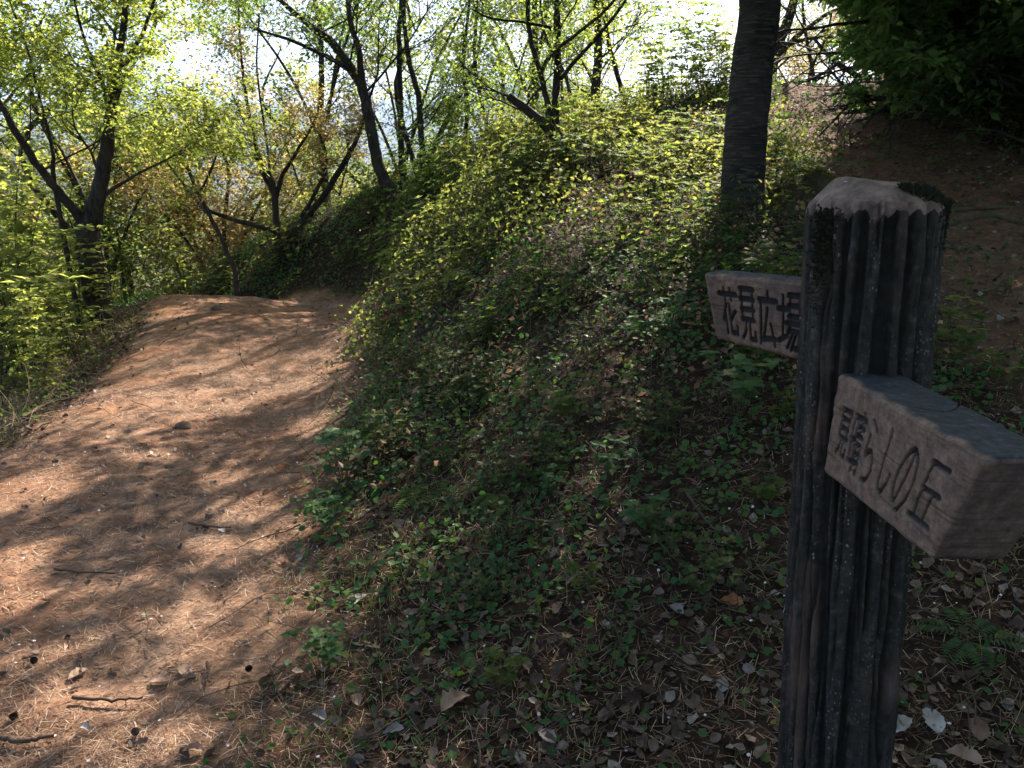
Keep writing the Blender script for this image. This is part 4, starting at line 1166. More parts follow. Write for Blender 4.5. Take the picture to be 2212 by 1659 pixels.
while cnt < 262 and tries < 9000:
    tries += 1
    y = 1.9 + 11 * rng.random() ** 1.25; x = rng.uniform(-2.4, 4.6) if rng.random() < .9 else rng.uniform(-5, 5)
    if not ok_veg(x, y): continue
    if math.hypot(x - POST[0] - .05, y - POST[1]) < .45: continue
    if not inframe(np.array([[x, y, float(H(x, y)) + .1]]), 30)[0]: continue
    zn = zone(x, y)
    if zn == 'left': continue
    if y < 3.0 and rng.random() < .7: continue
    r_ = rng.random()
    kd = 'azalea' if r_ < .58 else 'tangle' if r_ < .85 else 'broad'
    if zn == 'front' and kd == 'tangle': kd = 'broad'
    s = {'front': .52, 'slope': .8, 'crest': 1.25, 'bank': 1.0, 'right': .8}[zn] * rng.uniform(.75, 1.25)
    lm = None
    if kd == 'azalea': lm = 'leaf_yellow' if (zn == 'crest' and rng.random() < .75) else ('leaf_mid' if rng.random() < .35 else 'leaf_azalea')  # yellow leaves favoured on the crest in place of stronger sunlight
    if kd == 'broad' and zn in ('slope', 'front', 'right'): lm = 'leaf_cover' if rng.random() < .5 else 'leaf_mid'
    nm, base_, ct = {'azalea': ('low_shrub', 'low small-leaved shrub', 'shrub'), 'tangle': ('twig_tangle', 'tangle of thin dry brown twigs', 'brushwood'), 'broad': ('leafy_plant', 'broad-leaved green plant', 'plant')}[kd]
    ton = {'leaf_yellow': 'yellow-tipped ', 'leaf_mid': 'dark green ', 'leaf_cover': 'pale ', 'leaf_azalea': 'green '}.get(lm, '')
    near = min(ANCH, key=lambda a_: math.hypot(x - a_[0], y - a_[1]))[2]
    lab = ton + base_ + ' ' + near
    shrub(kd, x, y, s, nm, lab, ct, lab + 's'.replace('s', ''), lm)
    cnt += 1

for k in range(46):
    y = rng.uniform(11.4, 13.8); x = rng.uniform(-5.4, -.8)
    if k % 3 == 0: x, y = rng.uniform(-1.5, -.7), rng.uniform(9.6, 11.3)
    if not ok_veg(x, y): continue
    kd = ['azalea', 'tangle', 'azalea', 'sapling'][int(rng.integers(4))]
    lab = {'azalea': 'low dense shrub', 'tangle': 'reddish dry brush', 'sapling': 'thin leafy sapling'}[kd] + (' near the foot of the bent tree on the bank' if x > -2.6 and y > 12.2 else ' on the dark bank face below the bent tree' if x > -2.6 else ' under the many-stemmed tree' if y > 12.6 else ' on the bank nose beyond the path crest')
    shrub(kd, x, y, rng.uniform(1.0, 1.7) * (.5 if kd == 'sapling' else 1), 'bank_shrub', lab, 'shrub', lab, ['leaf_mid', 'leaf_azalea', 'leaf_spring'][k % 3])

# hand placed, tell-apart plants
for (u, v, kd, s, lm, lab) in [
    (1590, 905, 'broad', .95, 'leaf_cover', 'pale green broad-leaved plant on the slope, just left of the post below the left arm'),
    (1640, 690 + 130, 'broad', .8, 'leaf_mid', 'leafy plant directly under the left direction arm'),
    (2060, 800, 'broad', 1.0, 'leaf_mid', 'bright leafy plant right of the post, above the near arm'),
    (2160, 850, 'broad', .9, 'leaf_mid', 'leafy plant behind the top face of the near arm'),
    (2030, 740, 'broad', .75, 'leaf_yellow', 'small yellow-green plant touching the right side of the post'),
    (1385, 1155, 'broad', .55, 'leaf_cover', 'five-leaved pale plant low on the shaded slope'),
    (1265, 1290, 'broad', .38, 'leaf_mid', 'small bright green sprig beside a long bent twig'),
    (1085, 1500, 'broad', .42, 'leaf_mid', 'small four-leaved green plant among dead leaves near the bottom'),
    (1440, 740, 'broad', .8, 'leaf_cover', 'grey-green leafy clump left of the left direction arm'),
    (1010, 655, 'broad', .9, 'leaf_yellow', 'bright round-leaved plant above the path edge'),
    (1225, 390, 'broad', 1.5, 'leaf_mid', 'large round-leaved plant at the foot of the forked tree'),
    (920, 1080, 'fern', .55, 'leaf_mid', 'small fern on the shaded slope beside the path'),
    (1080, 1075, 'fern', .6, 'leaf_mid', 'dark fern in the middle of the shaded slope'),
    (2130, 235, 'fern', 2.2, 'leaf_dark', 'large fern hanging on the dark right bank below the trunk'),
    (2090, 1400, 'fern', .5, 'leaf_dark', 'dim fern in the deep shade right of the post'),
    (700, 1115, 'broad', .3, 'leaf_yellow', 'tiny bright green plant at the right edge of the lower path')]:
    p_ = hit(u, v)
    shrub(kd, p_[0], p_[1], s, 'fern' if kd == 'fern' else 'leafy_plant', lab, 'fern' if kd == 'fern' else 'plant', None, lm)
p_ = hit(1730, 360)
# mossy stump on the mound
sr = empty('stump', hit(1745, 440)); tag(sr, 'mossy low stump with spreading roots beside the upper path', 'stump')
ns, nrw = 40, 16
Vs = []
for r_ in range(nrw):
    t = r_ / (nrw - 1)
    for a in np.linspace(0, 2 * PI, ns, endpoint=False):
        fl = 1 + (1 - t) ** 2 * (.9 + .5 * math.sin(a * 5 + .7))
        rad_ = .20 * fl * (1 + .08 * noise.noise(Vector((math.cos(a) * 3, math.sin(a) * 3, t * 3)))) * (1 - .75 * float(sstep(.45, 1.0, t))) * (1 + .2 * noise.noise(Vector((a, t * 6, 1)))) if r_ < nrw - 1 else .004
        z_ = -.12 + .36 * math.sin(min(1, t) * PI / 2) + .03 * noise.noise(Vector((math.cos(a) * 2 * rad_ * 8, math.sin(a) * 2 * rad_ * 8, 5)))
        Vs.append((rad_ * math.cos(a), rad_ * math.sin(a), z_))
i = np.arange(nrw - 1)[:, None] * ns; j = np.arange(ns)[None]; j2 = (j + 1) % ns
obj('stump_body', make_mesh('stump_body', np.array(Vs), np.stack([i + j, i + j2, i + ns + j2, i + ns + j], -1).reshape(-1, 4), M['bark_brown'], smooth=True), sr)
n = 3000
th = rng.random(n) * 6.28; hh = rng.random(n)
rr_ = .2 * (1 + (1 - hh) ** 2 * (.9 + .5 * np.sin(th * 5 + .7))) * (1 - .75 * sstep(.45, 1.0, hh)) + .004
pm = np.stack([rr_ * np.cos(th), rr_ * np.sin(th), -.11 + .36 * np.sin(hh * PI / 2)], 1)
leaves('moss', KITE, pm, np.stack([np.cos(th), np.sin(th), np.full(n, .8)], 1) + rng.normal(size=(n, 3)) * .4, rng.normal(size=(n, 3)), rng.uniform(.01, .025, n), M['moss_bright'], sr)

# bright bushes on the left verge
bush = [(-4.1, 6.2, 1.0, 'tall bright yellow-green bush at the left edge, beside the lower path'), (-3.7, 7.0, .9, 'bright bush right of the tallest one, spilling toward the path'), (-4.6, 7.6, 1.15, 'tall thin-stemmed bush behind the bright bushes'),
        (-4.3, 8.6, .8, 'small bright bush ending at the far left corner of the path'), (-5.2, 8.6, 1.1, 'loose green bush on the drop left of the path'), (-4.9, 6.4, 1.25, 'bush half out of the left edge of the picture'),
        (-3.45, 5.9, .5, 'low pale bush on the path verge amid dry stalks'), (-3.25, 4.35, .28, 'little bright shrub at the left edge nearest the viewer'), (-5.5, 9.8, 1.0, 'green bush just left of the path crest'), (-5.9, 7.4, 1.4, 'tall dark-stemmed bush down the left slope'),
        (-4.0, 5.2, .75, 'arching bush above the dry stalks on the left'), (-6.2, 11.4, 1.1, 'yellow-green bush below the crest of the lower path'), (-5.0, 12.6, .9, 'bush growing in front of the nose of the bank')]
for k, (x, y, s, lab) in enumerate(bush):
    s = s * (1.25 if s >= 1 else 1); x -= .15
    shrub('sapling', x, y, s, 'bush', lab, 'bush', None, ['leaf_bush', 'leaf_spring'][k % 2 if k > 3 else 0], tilt=.2)
for k in range(22):
    y = rng.uniform(4.3, 8.8); x = float(np.interp(y, PL[:, 0], PL[:, 1])) - rng.uniform(.12, .9); l_ = 'tangle of dry pale stalks on the left verge of the lower path'
    shrub('tangle', x, y, rng.uniform(.7, 1.25), 'dry_stalks', l_, 'brushwood', l_, 'leaf_yellow')
for k in range(9):   # undergrowth hiding the far side of the ridge
    x = rng.uniform(-1, 4); y = rng.uniform(11, 13.5)
    if not ok_veg(x, y): continue
    l_ = 'thin-stemmed bush on the ridge behind the mound'
    shrub('sapling', x, y, rng.uniform(.6, 1.0), 'bush', l_, 'bush', l_, 'leaf_spring', tilt=.2)
for k in range(16):
    x = rng.uniform(4.3, 6.8); y = rng.uniform(6.2, 12.3)
    if not ok_veg(x, y): continue
    l_ = 'dark bush crowding the right bank of the upper path'
    shrub('sapling', x, y, rng.uniform(.7, 1.1), 'bush', l_, 'bush', l_, 'leaf_dark', tilt=.1)
for k in range(34):
    p_ = hit(rng.uniform(1860, 2230), rng.uniform(215, 400), 5.5, 14)
    if upper_w(np.array(p_[0]), np.array(p_[1])) > .05: continue
    kd = ['azalea', 'broad', 'azalea', 'sapling', 'fern'][k % 5]
    l_ = {'azalea': 'dim small-leaved shrub', 'broad': 'dim broad-leaved plant', 'sapling': 'dark leafy sapling', 'fern': 'dim fern'}[kd] + (' low on the shaded right bank' if p_[1] < 8 else ' on the shaded right bank near the saddle')
    shrub(kd, p_[0], p_[1], {'sapling': .5, 'azalea': 1.5, 'broad': 1.5, 'fern': 1.6}[kd], 'bank_plant', l_, 'plant', l_, 'leaf_dark')
for k in range(4):
    p_ = at(1440 + 40 * k, 200, 11.5 + .3 * k)
    shrub('sapling', p_[0], p_[1], .85, 'bush', 'dense bush just left of the cherry trunk, above the side path', 'bush', 'dense bushes left of the cherry trunk', ['leaf_mid', 'leaf_spring'][k % 2], tilt=.1)

# ------------------------------------------------------------------ ground litter and cover (uncountable stuff)
def sample_ground(n, wfun, x0, x1, y0, y1, ypow=1.0, z_extra=.0):
    x = rng.uniform(x0, x1, n); y = y0 + (y1 - y0) * rng.random(n) ** ypow
    P = np.stack([x, y, H(x, y)], 1)
    k = inframe(P, 40) & (rng.random(n) < wfun(x, y)); P = P[k]
    P[:, 2] += z_extra
    return P


def clump(x, y, f, k): return np.clip(.5 + .9 * wob(x, y, f, k), 0, 1)


def lay(P, spread_=.25):
    n_ = slope_n(P[:, 0], P[:, 1]); a = rng.random(len(P)) * 6.28
    D = np.stack([np.cos(a), np.sin(a), np.zeros(len(P))], 1); D = D - n_ * (D * n_).sum(1, keepdims=True)
    D = unit(D) + n_ * rng.uniform(-.02, spread_, len(P))[:, None]
    return D, n_ + rng.normal(size=(len(P), 3)) * spread_


P = sample_ground(430000, lambda x, y: np.clip(.07 + path_w(x, y) * (.15 + .75 * clump(x, y, 2.3, 3)) + .12 * (y < 3.4), 0, 1), -5, 3, 1.5, 8.5, 1.7, .003)
D, N = lay(P, .22)
s = rng.uniform(.018, .055, len(P))
V_, P_ = scatter(NEEDLE[0], NEEDLE[1], P, frames(D, N), np.stack([np.full(len(P), .0016) * (1 + P[:, 1] * .12), s, s], 1))
tag(obj('pine_needles', make_mesh('pine_needles', V_, P_, M['straw'], rnd=np.repeat(rng.random(len(P)), 4))), 'layer of dry pine needles on path and slope', kind='stuff')
print('needles', len(P))
P = sample_ground(75000, lambda x, y: np.clip(path_w(x, y) * (.15 + .6 * clump(x, y, 1.7, 5)) + .1, 0, 1), -3.2, 2.6, 1.5, 8, 1.8, .002)
D, N = lay(P, .1)
s = rng.uniform(.008, .045, len(P)) * rng.uniform(.5, 1, len(P))
big = rng.random(len(P)) < .08 * (P[:, 1] < 3.6); s = s * np.where(big, 1.9, 1)
w_ = rng.uniform(.0015, .0042, len(P)) * np.where(big, 1.5, 1)
V_, P_ = scatter(CHIP[0], CHIP[1], P, frames(D, N), np.stack([w_, s, w_], 1))
tag(obj('wood_chips', make_mesh('wood_chips', V_, P_, M['straw'], rnd=np.repeat(rng.random(len(P)) ** 1.3, 8))), 'broken twigs and wood chips strewn on the path', kind='stuff')

P = sample_ground(60000, lambda x, y: np.clip(.8 * (x < -2.5) * (x > -4.6) * (y < 9.5) * (1 - path_w(x, y)) + .5 * (1 - path_w(x, y)) * clump(x, y, 3., 11) + .045 + .6 * sstep(3.3, 1.8, y) * sstep(-.9, .2, x) + .25 * upper_w(x, y) + .2 * (x > 3.3), 0, 1), -5.5, 7, 1.5, 12.5, 1.5, .006)
D, N = lay(P, .5)
dl = rng.uniform(.016, .05, len(P))
me = leaves('leaf_litter', DEAD, P, D, N, dl, M['dead_leaf'], False, aspect=1.15)
tag(obj('leaf_litter', me), 'brown dead leaves littering the slope and path edges', kind='stuff')
print('dead', len(P))

P = sample_ground(150000, lambda x, y: (1 - path_w(x, y)) * (1 - .85 * upper_w(x, y)) * np.clip(.25 + 1.0 * sstep(.25, .8, clump(x, y, 3.4, 13)), 0, 1) * np.clip(sstep(1.7, 3.6, y + .6 * (x < .4)) + .10, 0, 1), -6, 6, 1.7, 14, 1.25)
P = P[(P[:, 0] > -2.4) | (P[:, 1] > 9.2) | (rng.random(len(P)) < .12)]
P[:, 2] += rng.uniform(.01, .10, len(P)) * sstep(1.5, 4, P[:, 1])
D, N = lay(P, .6)
sz = rng.uniform(.014, .032, len(P)) * (1 + .05 * P[:, 1])
tag(obj('ground_cover', leaves('ground_cover', ROUND, P, D, N, sz, M['leaf_cover'], False)), 'small creeping leaves covering the mound', kind='stuff')
P = sample_ground(120000, lambda x, y: (1 - path_w(x, y)) * (1 - upper_w(x, y)) * (.3 + .7 * (y > 10)) * clump(x, y, 1.9, 17), -5.5, 8, 3.2, 14, 1.0)
P[:, 2] += rng.uniform(.02, .12, len(P)) + .20 * rng.random(len(P)) * clump(P[:, 0], P[:, 1], 4.5, 2) ** 2
D, N = lay(P, .9)
tag(obj('undergrowth', leaves('undergrowth', KITE, P, D + np.array((0, 0, .3)), N, rng.uniform(.016, .036, len(P)), M['leaf_azalea'], False, aspect=1.25, rnd=np.clip(rng.random(len(P)) * .7 + .4 * sstep(5, 7.5, P[:, 1]), 0, 1))), 'leafy undergrowth filling the mound and banks', kind='stuff')
P = sample_ground(70000, lambda x, y: (1 - path_w(x, y)) * (1 - upper_w(x, y)) * sstep(.25, .75, clump(x, y, 4.5, 2)) * sstep(5.0, 7, y) * (x > -1.6) * .62, -2, 4, 5, 13, 1.0)  # crest leaves made brighter yellow, sunlight put into their colour
P[:, 2] += .05 + (.10 + .34 * clump(P[:, 0], P[:, 1], 4.5, 2) ** 1.5) * rng.random(len(P))
D, N = lay(P, .9)
tag(obj('crest_leaves', leaves('crest_leaves', LEAF6, P, D + np.array((0, 0, .3)), N, rng.uniform(.025, .055, len(P)), M['leaf_yellow'], False, aspect=1.25)), 'yellow-green leaves over the sunlit crest of the mound', kind='stuff')
P = sample_ground(50000, lambda x, y: (1 - path_w(x, y)) * np.clip(sstep(-1.9, -.7, x) * sstep(.5, -.4, x) * .8 + .12 + .6 * (x < -2.6), 0, 1) * clump(x, y, 3.3, 19), -5, 3, 1.6, 9, 1.4)
D = np.stack([rng.normal(size=len(P)) * .5, rng.normal(size=len(P)) * .5, np.ones(len(P))], 1)
sz = rng.uniform(.03, .10, len(P))
V_, P_ = scatter(NEEDLE[0], NEEDLE[1], P, frames(D, rng.normal(size=(len(P), 3))), np.stack([np.full(len(P), .0022), sz, sz], 1))
tag(obj('grass', make_mesh('grass', V_, P_, M['grass'], rnd=np.repeat(rng.random(len(P)), 4))), 'thin grass and moss tufts on the path edges', kind='stuff')
P = sample_ground(1500, lambda x, y: .5 + 0 * x, -3, 2.5, 1.6, 8, 1.4, .012)
D, N = lay(P, .3)
tag(obj('petals', leaves('petals', ROUND, P, D, N, rng.uniform(.006, .013, len(P)), M['petal'], False)), 'fallen pale blossom petals dotted over the ground', kind='stuff')
P = sample_ground(30000, lambda x, y: (1 - path_w(x, y)) * (1 - upper_w(x, y)) * clump(x, y, 3.1, 29) * .6 * (x > -2.2), -2.2, 4.5, 3.2, 12, 1.0)
P[:, 2] += rng.uniform(.02, .22, len(P))
D, N = lay(P, .9)
tag(obj('dry_leaves', leaves('dry_leaves', KITE, P, D, N, rng.uniform(.02, .05, len(P)), M['dry'], False, aspect=1.1)), 'dry red-brown leaves caught in the shrubs of the mound', kind='stuff')
# random thin dead twigs over slope: joined stuff
tb = []
P = sample_ground(5200, lambda x, y: (1 - .9 * path_w(x, y)) * (1 - .7 * upper_w(x, y)) * .8, -4.5, 4, 1.6, 11, 1.0, .02)
for p_ in P:
    a = rng.random() * 6.28; L = rng.uniform(.08, .38); d = np.array((math.cos(a), math.sin(a), 0)); q_ = [p_ + np.array((0, 0, rng.uniform(0, .05 + .22 * float(sstep(3, 5, p_[1])))))]; d[2] = rng.normal() * .5 * float(sstep(3, 5, p_[1]))
    for k in range(4):
        d = unit(d + rng.normal(size=3) * .22); e = q_[-1] + d * L / 4; e[2] = max(e[2], float(H(e[0], e[1])) + .006) if rng.random() < .7 else e[2]; q_.append(e)
    tb.append((np.array(q_), np.linspace(1, .5, 5) * rng.uniform(.0012, .0035)))
tag(tubes('fallen_twigs', tb, M['twig']), 'thin fallen twigs tangled over the slope', kind='stuff')

# ------------------------------------------------------------------ single fallen things
def big_leaf(u, v, L, rz, c0, label, name='dead_leaf', torn=.12, curl=.25, lift=.012, asp=.55, cat='dead leaf'):
    p_ = hit(u, v); n_ = slope_n(np.array(p_[0]), np.array(p_[1]))
    na_, nb_ = 22, 13; Vv = []; L = L * .68; torn = .3; curl = rng.uniform(.2, .7)
    for i in range(na_):
        t = i / (na_ - 1)
        for j in range(nb_):
            s_ = j / (nb_ - 1) * 2 - 1
            w = asp * .5 * (math.sin(PI * min(1, t * 1.02) ** .8) ** .75 + .02)
            w *= 1 + torn * noise.noise(Vector((t * 9, s_ * .1 + (3 if s_ > 0 else 8), u * .1))) * 1.6
            z = curl * s_ * s_ * w * 1.1 + curl * .5 * math.sin(t * PI) * .3 + .03 * noise.noise(Vector((t * 6, s_ * 3, v * .1))) + .02 * abs(math.sin((t * 9 + abs(s_) * 1.5)))
            Vv.append((s_ * w * L, (t - .5) * L, z * L))
    f = [(i * nb_ + j, i * nb_ + j + 1, (i + 1) * nb_ + j + 1, (i + 1) * nb_ + j) for i in range(na_ - 1) for j in range(nb_ - 1)]
    mt = _leafm.get(c0)
    if mt is None:
        mt = _leafm[c0] = simple_mat('dead_leaf_tone', [(0, tuple(x * .6 for x in c0)), (.5, c0), (1, tuple(min(.85, x * 1.15) for x in c0))], .65, .12, nscale=18)
    me = make_mesh(name, np.array(Vv), np.array(f), mt, smooth=True, rnd=[.5 + .5 * noise.noise(Vector((x * 40, y * 40, 1))) for x, y, z in Vv])
    o = obj(name, me, None, (p_[0], p_[1], p_[2] + lift))
    from mathutils import Quaternion
    o.rotation_mode = 'QUATERNION'
    o.rotation_quaternion = Vector(n_).to_track_quat('Z', 'Y') @ Quaternion((0, 0, 1), rz)
    return tag(o, label, cat)


_leafm = {}
PALE, TAN, BROWN, GREY, GREEN, ORANGE = (.42, .395, .39), (.36, .24, .18), (.20, .12, .09), (.26, .235, .235), (.30, .42, .26), (.34, .14, .06)
for a in [
    (778, 1302, .115, .5, PALE, 'large whitish dead leaf with holes behind a green sprig, right of the path edge'),
    (480, 1153, .07, -.6, PALE, 'thin white curled leaf in the sunlit part of the path'),
    (985, 1530, .15, -.45, TAN, 'long torn brown leaf near the bottom middle', ),
    (418, 1632, .085, .3, TAN, 'torn pinkish leaf at the bottom edge of the path'),
    (350, 1480, .10, 1.2, TAN, 'cluster-shaped flat brown leaf lying on the near path'),
    (400, 1455, .09, 2.0, TAN, 'lobed brown leaf overlapping the flat one on the path'),
    (170, 1470, .10, .3, TAN, 'brown leaf beside a short upright twig at the lower left'),
    (185, 1585, .06, 1.8, PALE, 'small pale leaf in the sun at the lower left'),
    (315, 1340, .045, .4, GREEN, 'small pale green leaf lying on the near path'),
    (622, 1440, .05, 1.0, GREEN, 'folded pale green leaf between path and slope'),
    (1940, 1585, .13, -.7, PALE, 'pale withered leaf drooping left, close to the foot of the post'),
    (2010, 1580, .13, .6, PALE, 'pale spotted withered leaf right of the drooping one'),
    (2110, 1590, .12, .3, BROWN, 'brown crumpled leaf in the bottom right corner'),
    (2080, 1645, .12, 1.6, TAN, 'tan leaf at the bottom edge right of the post'),
    (1270, 732, .10, 1.4, PALE, 'white leaf hanging in the shrubs left of the post'),
    (1460, 1330, .09, 1.3, GREY, 'grey dead leaf on the shaded ground left of the post'),
    (1580, 1310, .11, 1.6, ORANGE, 'rusty brown toothed leaf next to the post'),
    (1560, 1490, .09, .1, GREY, 'small grey skeleton leaf left of the foot of the post'),
    (1205, 1330, .09, .2, BROWN, 'brown leaf hanging point down on the dark slope'),
    (1450, 1130, .08, .1, TAN, 'upright tan leaf amid plants on the dark slope'),
    (1000, 1320, .08, .9, TAN, 'curled tan leaf on the lower shaded slope'),
    (690, 1560, .08, 1.3, GREY, 'grey crumpled leaf at the bottom near the path'),
    (850, 1590, .09, 2.1, GREY, 'grey leaf lying flat at the bottom centre left'),
    (770, 1530, .08, .7, TAN, 'tan leaf between bottom leaves near the path edge'),
    (1180, 1610, .10, 1.0, GREY, 'pale grey leaf under thin twigs at the bottom centre'),
    (610, 1500, .07, .2, BROWN, 'dark curled leaf where the path meets the slope'),
    (700, 1450, .07, 1.5, TAN, 'buff leaf near the folded green one'),
    (1560, 770, .09, 1.0, BROWN, 'brown leaf caught in the shrubs under the left arm'),
    (1250, 625, .10, .8, ORANGE, 'orange dead leaf in a sunny gap of the shrubs'),
    (1140, 580, .09, .3, ORANGE, 'bright orange leaf among dry twigs on the mound'),
    (1285, 340, .10, .3, ORANGE, 'orange leaf under the forked tree')]:
    big_leaf(*a)


def stick(uvs, w, label, lift=.02, name='stick', m_='twig'):
    pts = []
    for (u, v, dz) in uvs:
        p_ = hit(u, v); pts.append((p_[0], p_[1], p_[2] + lift + dz))
    L = smooth_line(pts, 16); L[1:-1] += rng.normal(size=(14, 3)) * .002
    b = L[0].copy()
    me = tubes('stick', [(L - b, np.linspace(1, .55, 16) * w)], M[m_], False, 6)
    return tag(obj(name, me, None, b), label, 'stick')


stick([(950, 992, .05), (990, 1045, .05), (1030, 1115, .03)], .004, 'forked grey stick standing out on the shaded slope')
stick([(1115, 1143, .03), (1170, 1160, .04), (1205, 1170, .05)], .005, 'pale broken stick in the middle of the dark slope')
stick([(1205, 1170, .05), (1240, 1265, .05), (1330, 1400, .03)], .003, 'long thin twig running down toward the post foot')
stick([(1480, 1115, .06), (1510, 1150, .05), (1545, 1180, .04)], .006, 'thick grey stick just left of the post')
stick([(895, 1112, .02), (950, 1105, .03), (1010, 1092, .03)], .004, 'pale stick lying level on the shaded slope')
stick([(120, 1243, .0), (180, 1248, .0), (250, 1252, .0)], .006, 'curved stick lying across the near path')
stick([(275, 1250, .0), (262, 1275, .0)], .004, 'short stick on the path right of the curved one')
stick([(0, 1615, .0), (60, 1620, .0), (120, 1612, .0)], .008, 'thick stick at the bottom left corner')
stick([(160, 1525, .0), (240, 1535, .0), (310, 1520, .0)], .006, 'bent stick in the sun at the lower left')
stick([(175, 1428, .0), (178, 1470, .0)], .005, 'short straight twig beside the brown leaf on the left')
stick([(450, 1450, .0), (455, 1488, .0)], .006, 'stubby pale stick on the path next to the flat leaf')
stick([(50, 915, .02), (110, 890, .04), (170, 870, .02)], .012, 'dark branch on the shaded left edge of the path')
stick([(770, 1640, .02), (840, 1600, .03), (900, 1560, .02)], .004, 'pale thin stick at the bottom centre left')
stick([(410, 1140, .0), (460, 1150, .0), (500, 1152, .0)], .006, 'brown stick beside the thin white leaf')
stick([(1660, 1020, .03), (1690, 1100, .02)], .004, 'thin stick close to the left side of the post')
# arched pale grass blades left of the post
for k, (u, v) in enumerate([(1290, 870), (1300, 880)]):
    p_ = hit(u, v); b = p_
    L = smooth_line([p_, p_ + np.array((-.02 + .02 * k, .02, .16)), p_ + np.array((.10, .03, .26 + .02 * k)), p_ + np.array((.2, .05, .24))], 14)
    tag(obj('grass_blade', tubes('grass_blade', [(L - b, np.linspace(.0028, .001, 14))], M['straw'], False), None, b), 'arching pale dry grass blade left of the post', 'grass blade', 'pair of arching dry grass blades')
# rust coloured cedar spray on the path edge
cb = hit(850, 705)
n = 260
t = rng.random(n); a = (rng.random(n) - .5) * 1.2
cp_ = np.stack([(-.14 + .28 * t), .05 * np.sin(t * 3) + a * .05, .03 + .09 * t], 1)
cs = empty('cedar_spray', cb); tag(cs, 'rust-brown fallen cedar spray on the right edge of the path', 'cedar spray')
M['rust'] = simple_mat('rust', [(0, (.22, .07, .03)), (1, (.45, .17, .08))], .8, .2)
leaves('needles', KITE, cp_, np.stack([np.full(n, .8), a * 1.5, rng.random(n) * .8], 1), rng.normal(size=(n, 3)), rng.uniform(.04, .08, n), M['rust'], cs, aspect=.3)
tubes('stem', [(np.array([(-.16, 0, .02), (0, .03, .07), (.14, .01, .12)]), np.array([.005, .004, .002]))], M['twig'], cs)
# pine cones
def cone(u, v, label):
    p_ = hit(u, v); r = empty('pine_cone', (p_[0], p_[1], p_[2] + .018)); tag(r, label, 'pine cone')
    P, D, N, Sz = [], [], [], []
    for k in range(60):
        t = k / 60; th = k * 2.4; rad_ = .017 * math.sin(PI * (.12 + .85 * t)) ** .7
        P.append((rad_ * .5 * math.cos(th), (t - .5) * .045, rad_ * .5 * math.sin(th))); D.append((math.cos(th), .6, math.sin(th))); N.append((0, 1, .01)); Sz.append(.006 + .012 * math.sin(PI * (.1 + .8 * t)))
    leaves('scales', ROUND, np.array(P), np.array(D), np.array(N, float), np.array(Sz), M['cone'], r, aspect=1.2)
    tubes('core', [(np.array([(0, -.022, 0), (0, 0, 0), (0, .022, 0)]), np.array([.004, .007, .002]))], M['cone'], r)
    r.rotation_euler = (0, rng.random(), rng.random() * 6); r.scale = (.5, .5, .5)


M['cone'] = simple_mat('cone', [(0, (.03, .022, .018)), (1, (.09, .065, .05))], .8)
cone(540, 1455, 'dark open pine cone lying between path and slope'); cone(955, 1600, 'dark pine cone under twigs at the bottom centre')
cone(30, 1560, 'pine cone at the lower left edge'); cone(75, 1440, 'pine cone in the sun left of the brown leaf'); cone(295, 1595, 'dark pine cone in the shade at the bottom of the path')
# stones
def stone(u, v, s, label):
    p_ = hit(u, v); b = bpy.data.meshes.new('stone')
    import bmesh
    bm = bmesh.new(); bmesh.ops.create_icosphere(bm, subdivisions=3, radius=s)
    for q_ in bm.verts:
        n_ = noise.noise(q_.co * (1.4 / s)); q_.co *= 1 + .28 * n_; q_.co.z *= .6
    bm.to_mesh(b); bm.free(); b.materials.append(M['ground_stone'])
    for pl in b.polygons: pl.use_smooth = True
    tag(obj('stone', b, None, (p_[0], p_[1], p_[2] + s * .2)), label, 'stone')


M['ground_stone'] = simple_mat('ground_stone', [(0, (.16, .11, .08)), (1, (.2, .14, .1))], .9, nscale=30)
stone(398, 925, .05, 'reddish stone on the path below the sunlit patch'); stone(370, 1010, .03, 'small dark stone in the middle of the path'); stone(280, 1100, .03, 'small stone casting a short shadow on the near path'); stone(470, 640 + 30, .07, 'pale stone on the far part of the path')
# surface roots on the upper path
for (uv, lab) in [([(1960, 470, 0), (2060, 455, .01), (2212, 448, 0)], 'long surface root crossing the upper path'), ([(2060, 480, 0), (2140, 470, .01), (2230, 490, 0)], 'surface root below the long one, by the right edge'), ([(2000, 505, 0), (2050, 490, .01), (2090, 478, 0)], 'short root beside the right side of the post')]:
    stick(uv, .022, lab, -.004, 'root', 'bark_brown')["category"] = 'root'
# bleached log lying by the path on the slope of the saddle
stick([(1330 + 330, 303, .0), (1700, 299, .0)], .02, 'short pale stick beside the upper path right of the cherry trunk', .0)

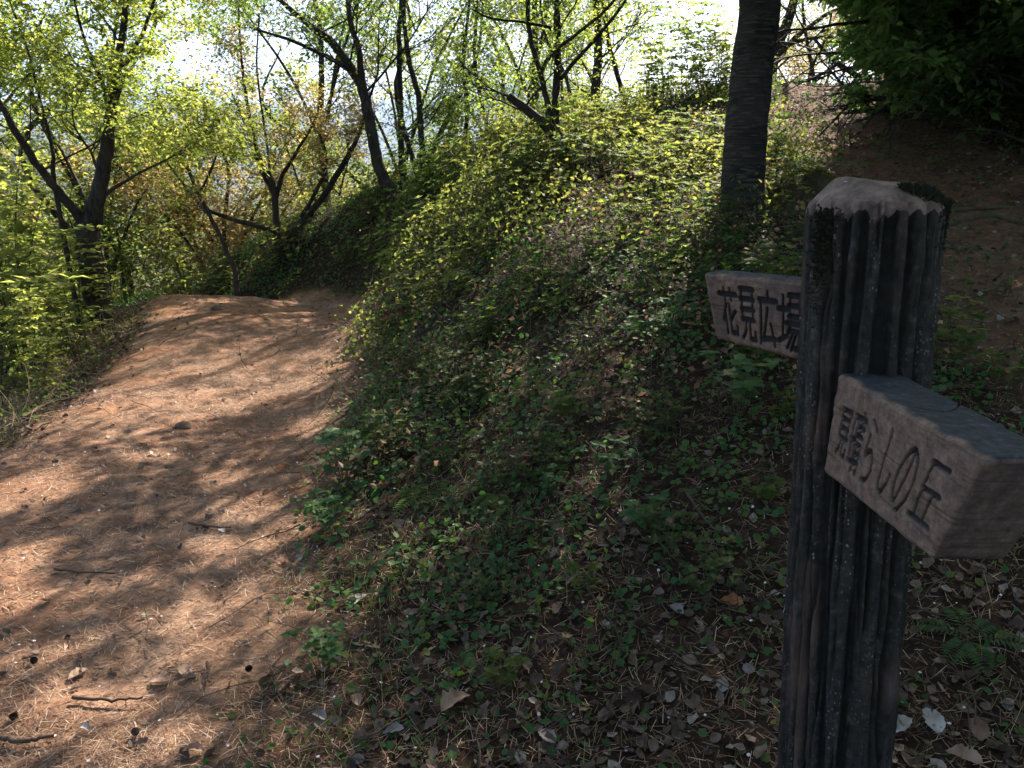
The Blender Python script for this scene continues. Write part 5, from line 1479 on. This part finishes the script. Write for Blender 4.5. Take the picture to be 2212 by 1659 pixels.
# ------------------------------------------------------------------ far wood
n = 3000
az = rng.uniform(-.75, .45, n); d = 45 + 650 * rng.random(n) ** 1.3
x = d * np.sin(az); y = d * np.cos(az) + 4; z = height(x, y)
P, Sz, R_ = [], [], []
K = 22
rad_ = rng.uniform(2.2, 4.5, n); tone = rng.random(n)
dirs = unit(rng.normal(size=(n, K, 3))); dirs[..., 2] = np.abs(dirs[..., 2]) * 1.1 - .15
pp = np.stack([x, y, z + rad_ * 1.1], 1)[:, None] + dirs * rad_[:, None, None] * rng.uniform(.75, 1.1, (n, K, 1))
conif = rng.random(n) < .12
cz = rng.random((n, K)); ca = rng.random((n, K)) * 6.28
cr_ = (1 - cz) * .32 * rad_[:, None]
pc = np.stack([x[:, None] + cr_ * np.cos(ca), y[:, None] + cr_ * np.sin(ca), z[:, None] + cz * rad_[:, None] * 3.0], -1)
for sel, PPts, mt, nm, lb in ((~conif, pp, 'far_leaf', 'far_wood', 'spring-green wood across the valley'), (conif, pc, 'far_conifer', 'far_conifers', 'dark conifers scattered in the far wood')):
    A = PPts[sel].reshape(-1, 3); Dd = (np.repeat(np.stack([x, y, z], 1)[sel], K, 0)); out_ = A - Dd
    rn = np.clip(np.repeat(tone[sel], K) + rng.normal(size=len(A)) * .12, 0, 1)
    me = leaves(nm, ROUND, A, rng.normal(size=(len(A), 3)), out_ + rng.normal(size=out_.shape) * 2, np.repeat(rad_[sel], K) * rng.uniform(.45, .8, len(A)), M[mt], False, rnd=rn)
    tag(obj(nm, me), lb, kind='stuff')

# ------------------------------------------------------------------ haze
hm, nt, out = mat('haze_air')
vol = nd(nt, "ShaderNodeVolumePrincipled", {'Color': (.45, .60, 1.0, 1), 'Density': .00024, 'Anisotropy': .2})
nt.links.new(vol.outputs[0], out.inputs['Volume'])
bx0, bx1, by0, by1, bz0, bz1 = -5400, 5400, -120, 6900, float(GZ.min()) - 2, float(GZ.max()) + 15
hv = np.array([(x_, y_, z_) for x_ in (bx0, bx1) for y_ in (by0, by1) for z_ in (bz0, bz1)])
hf = [(0, 1, 3, 2), (4, 6, 7, 5), (0, 4, 5, 1), (2, 3, 7, 6), (0, 2, 6, 4), (1, 5, 7, 3)]
tag(obj('haze', make_mesh('haze', hv, np.array(hf), hm)), 'thin blue air haze', kind='stuff')
tot = sum(len(m_.loop_triangles) or len(m_.polygons) for m_ in bpy.data.meshes)
print('polygons', tot, 'objects', len(bpy.data.objects))
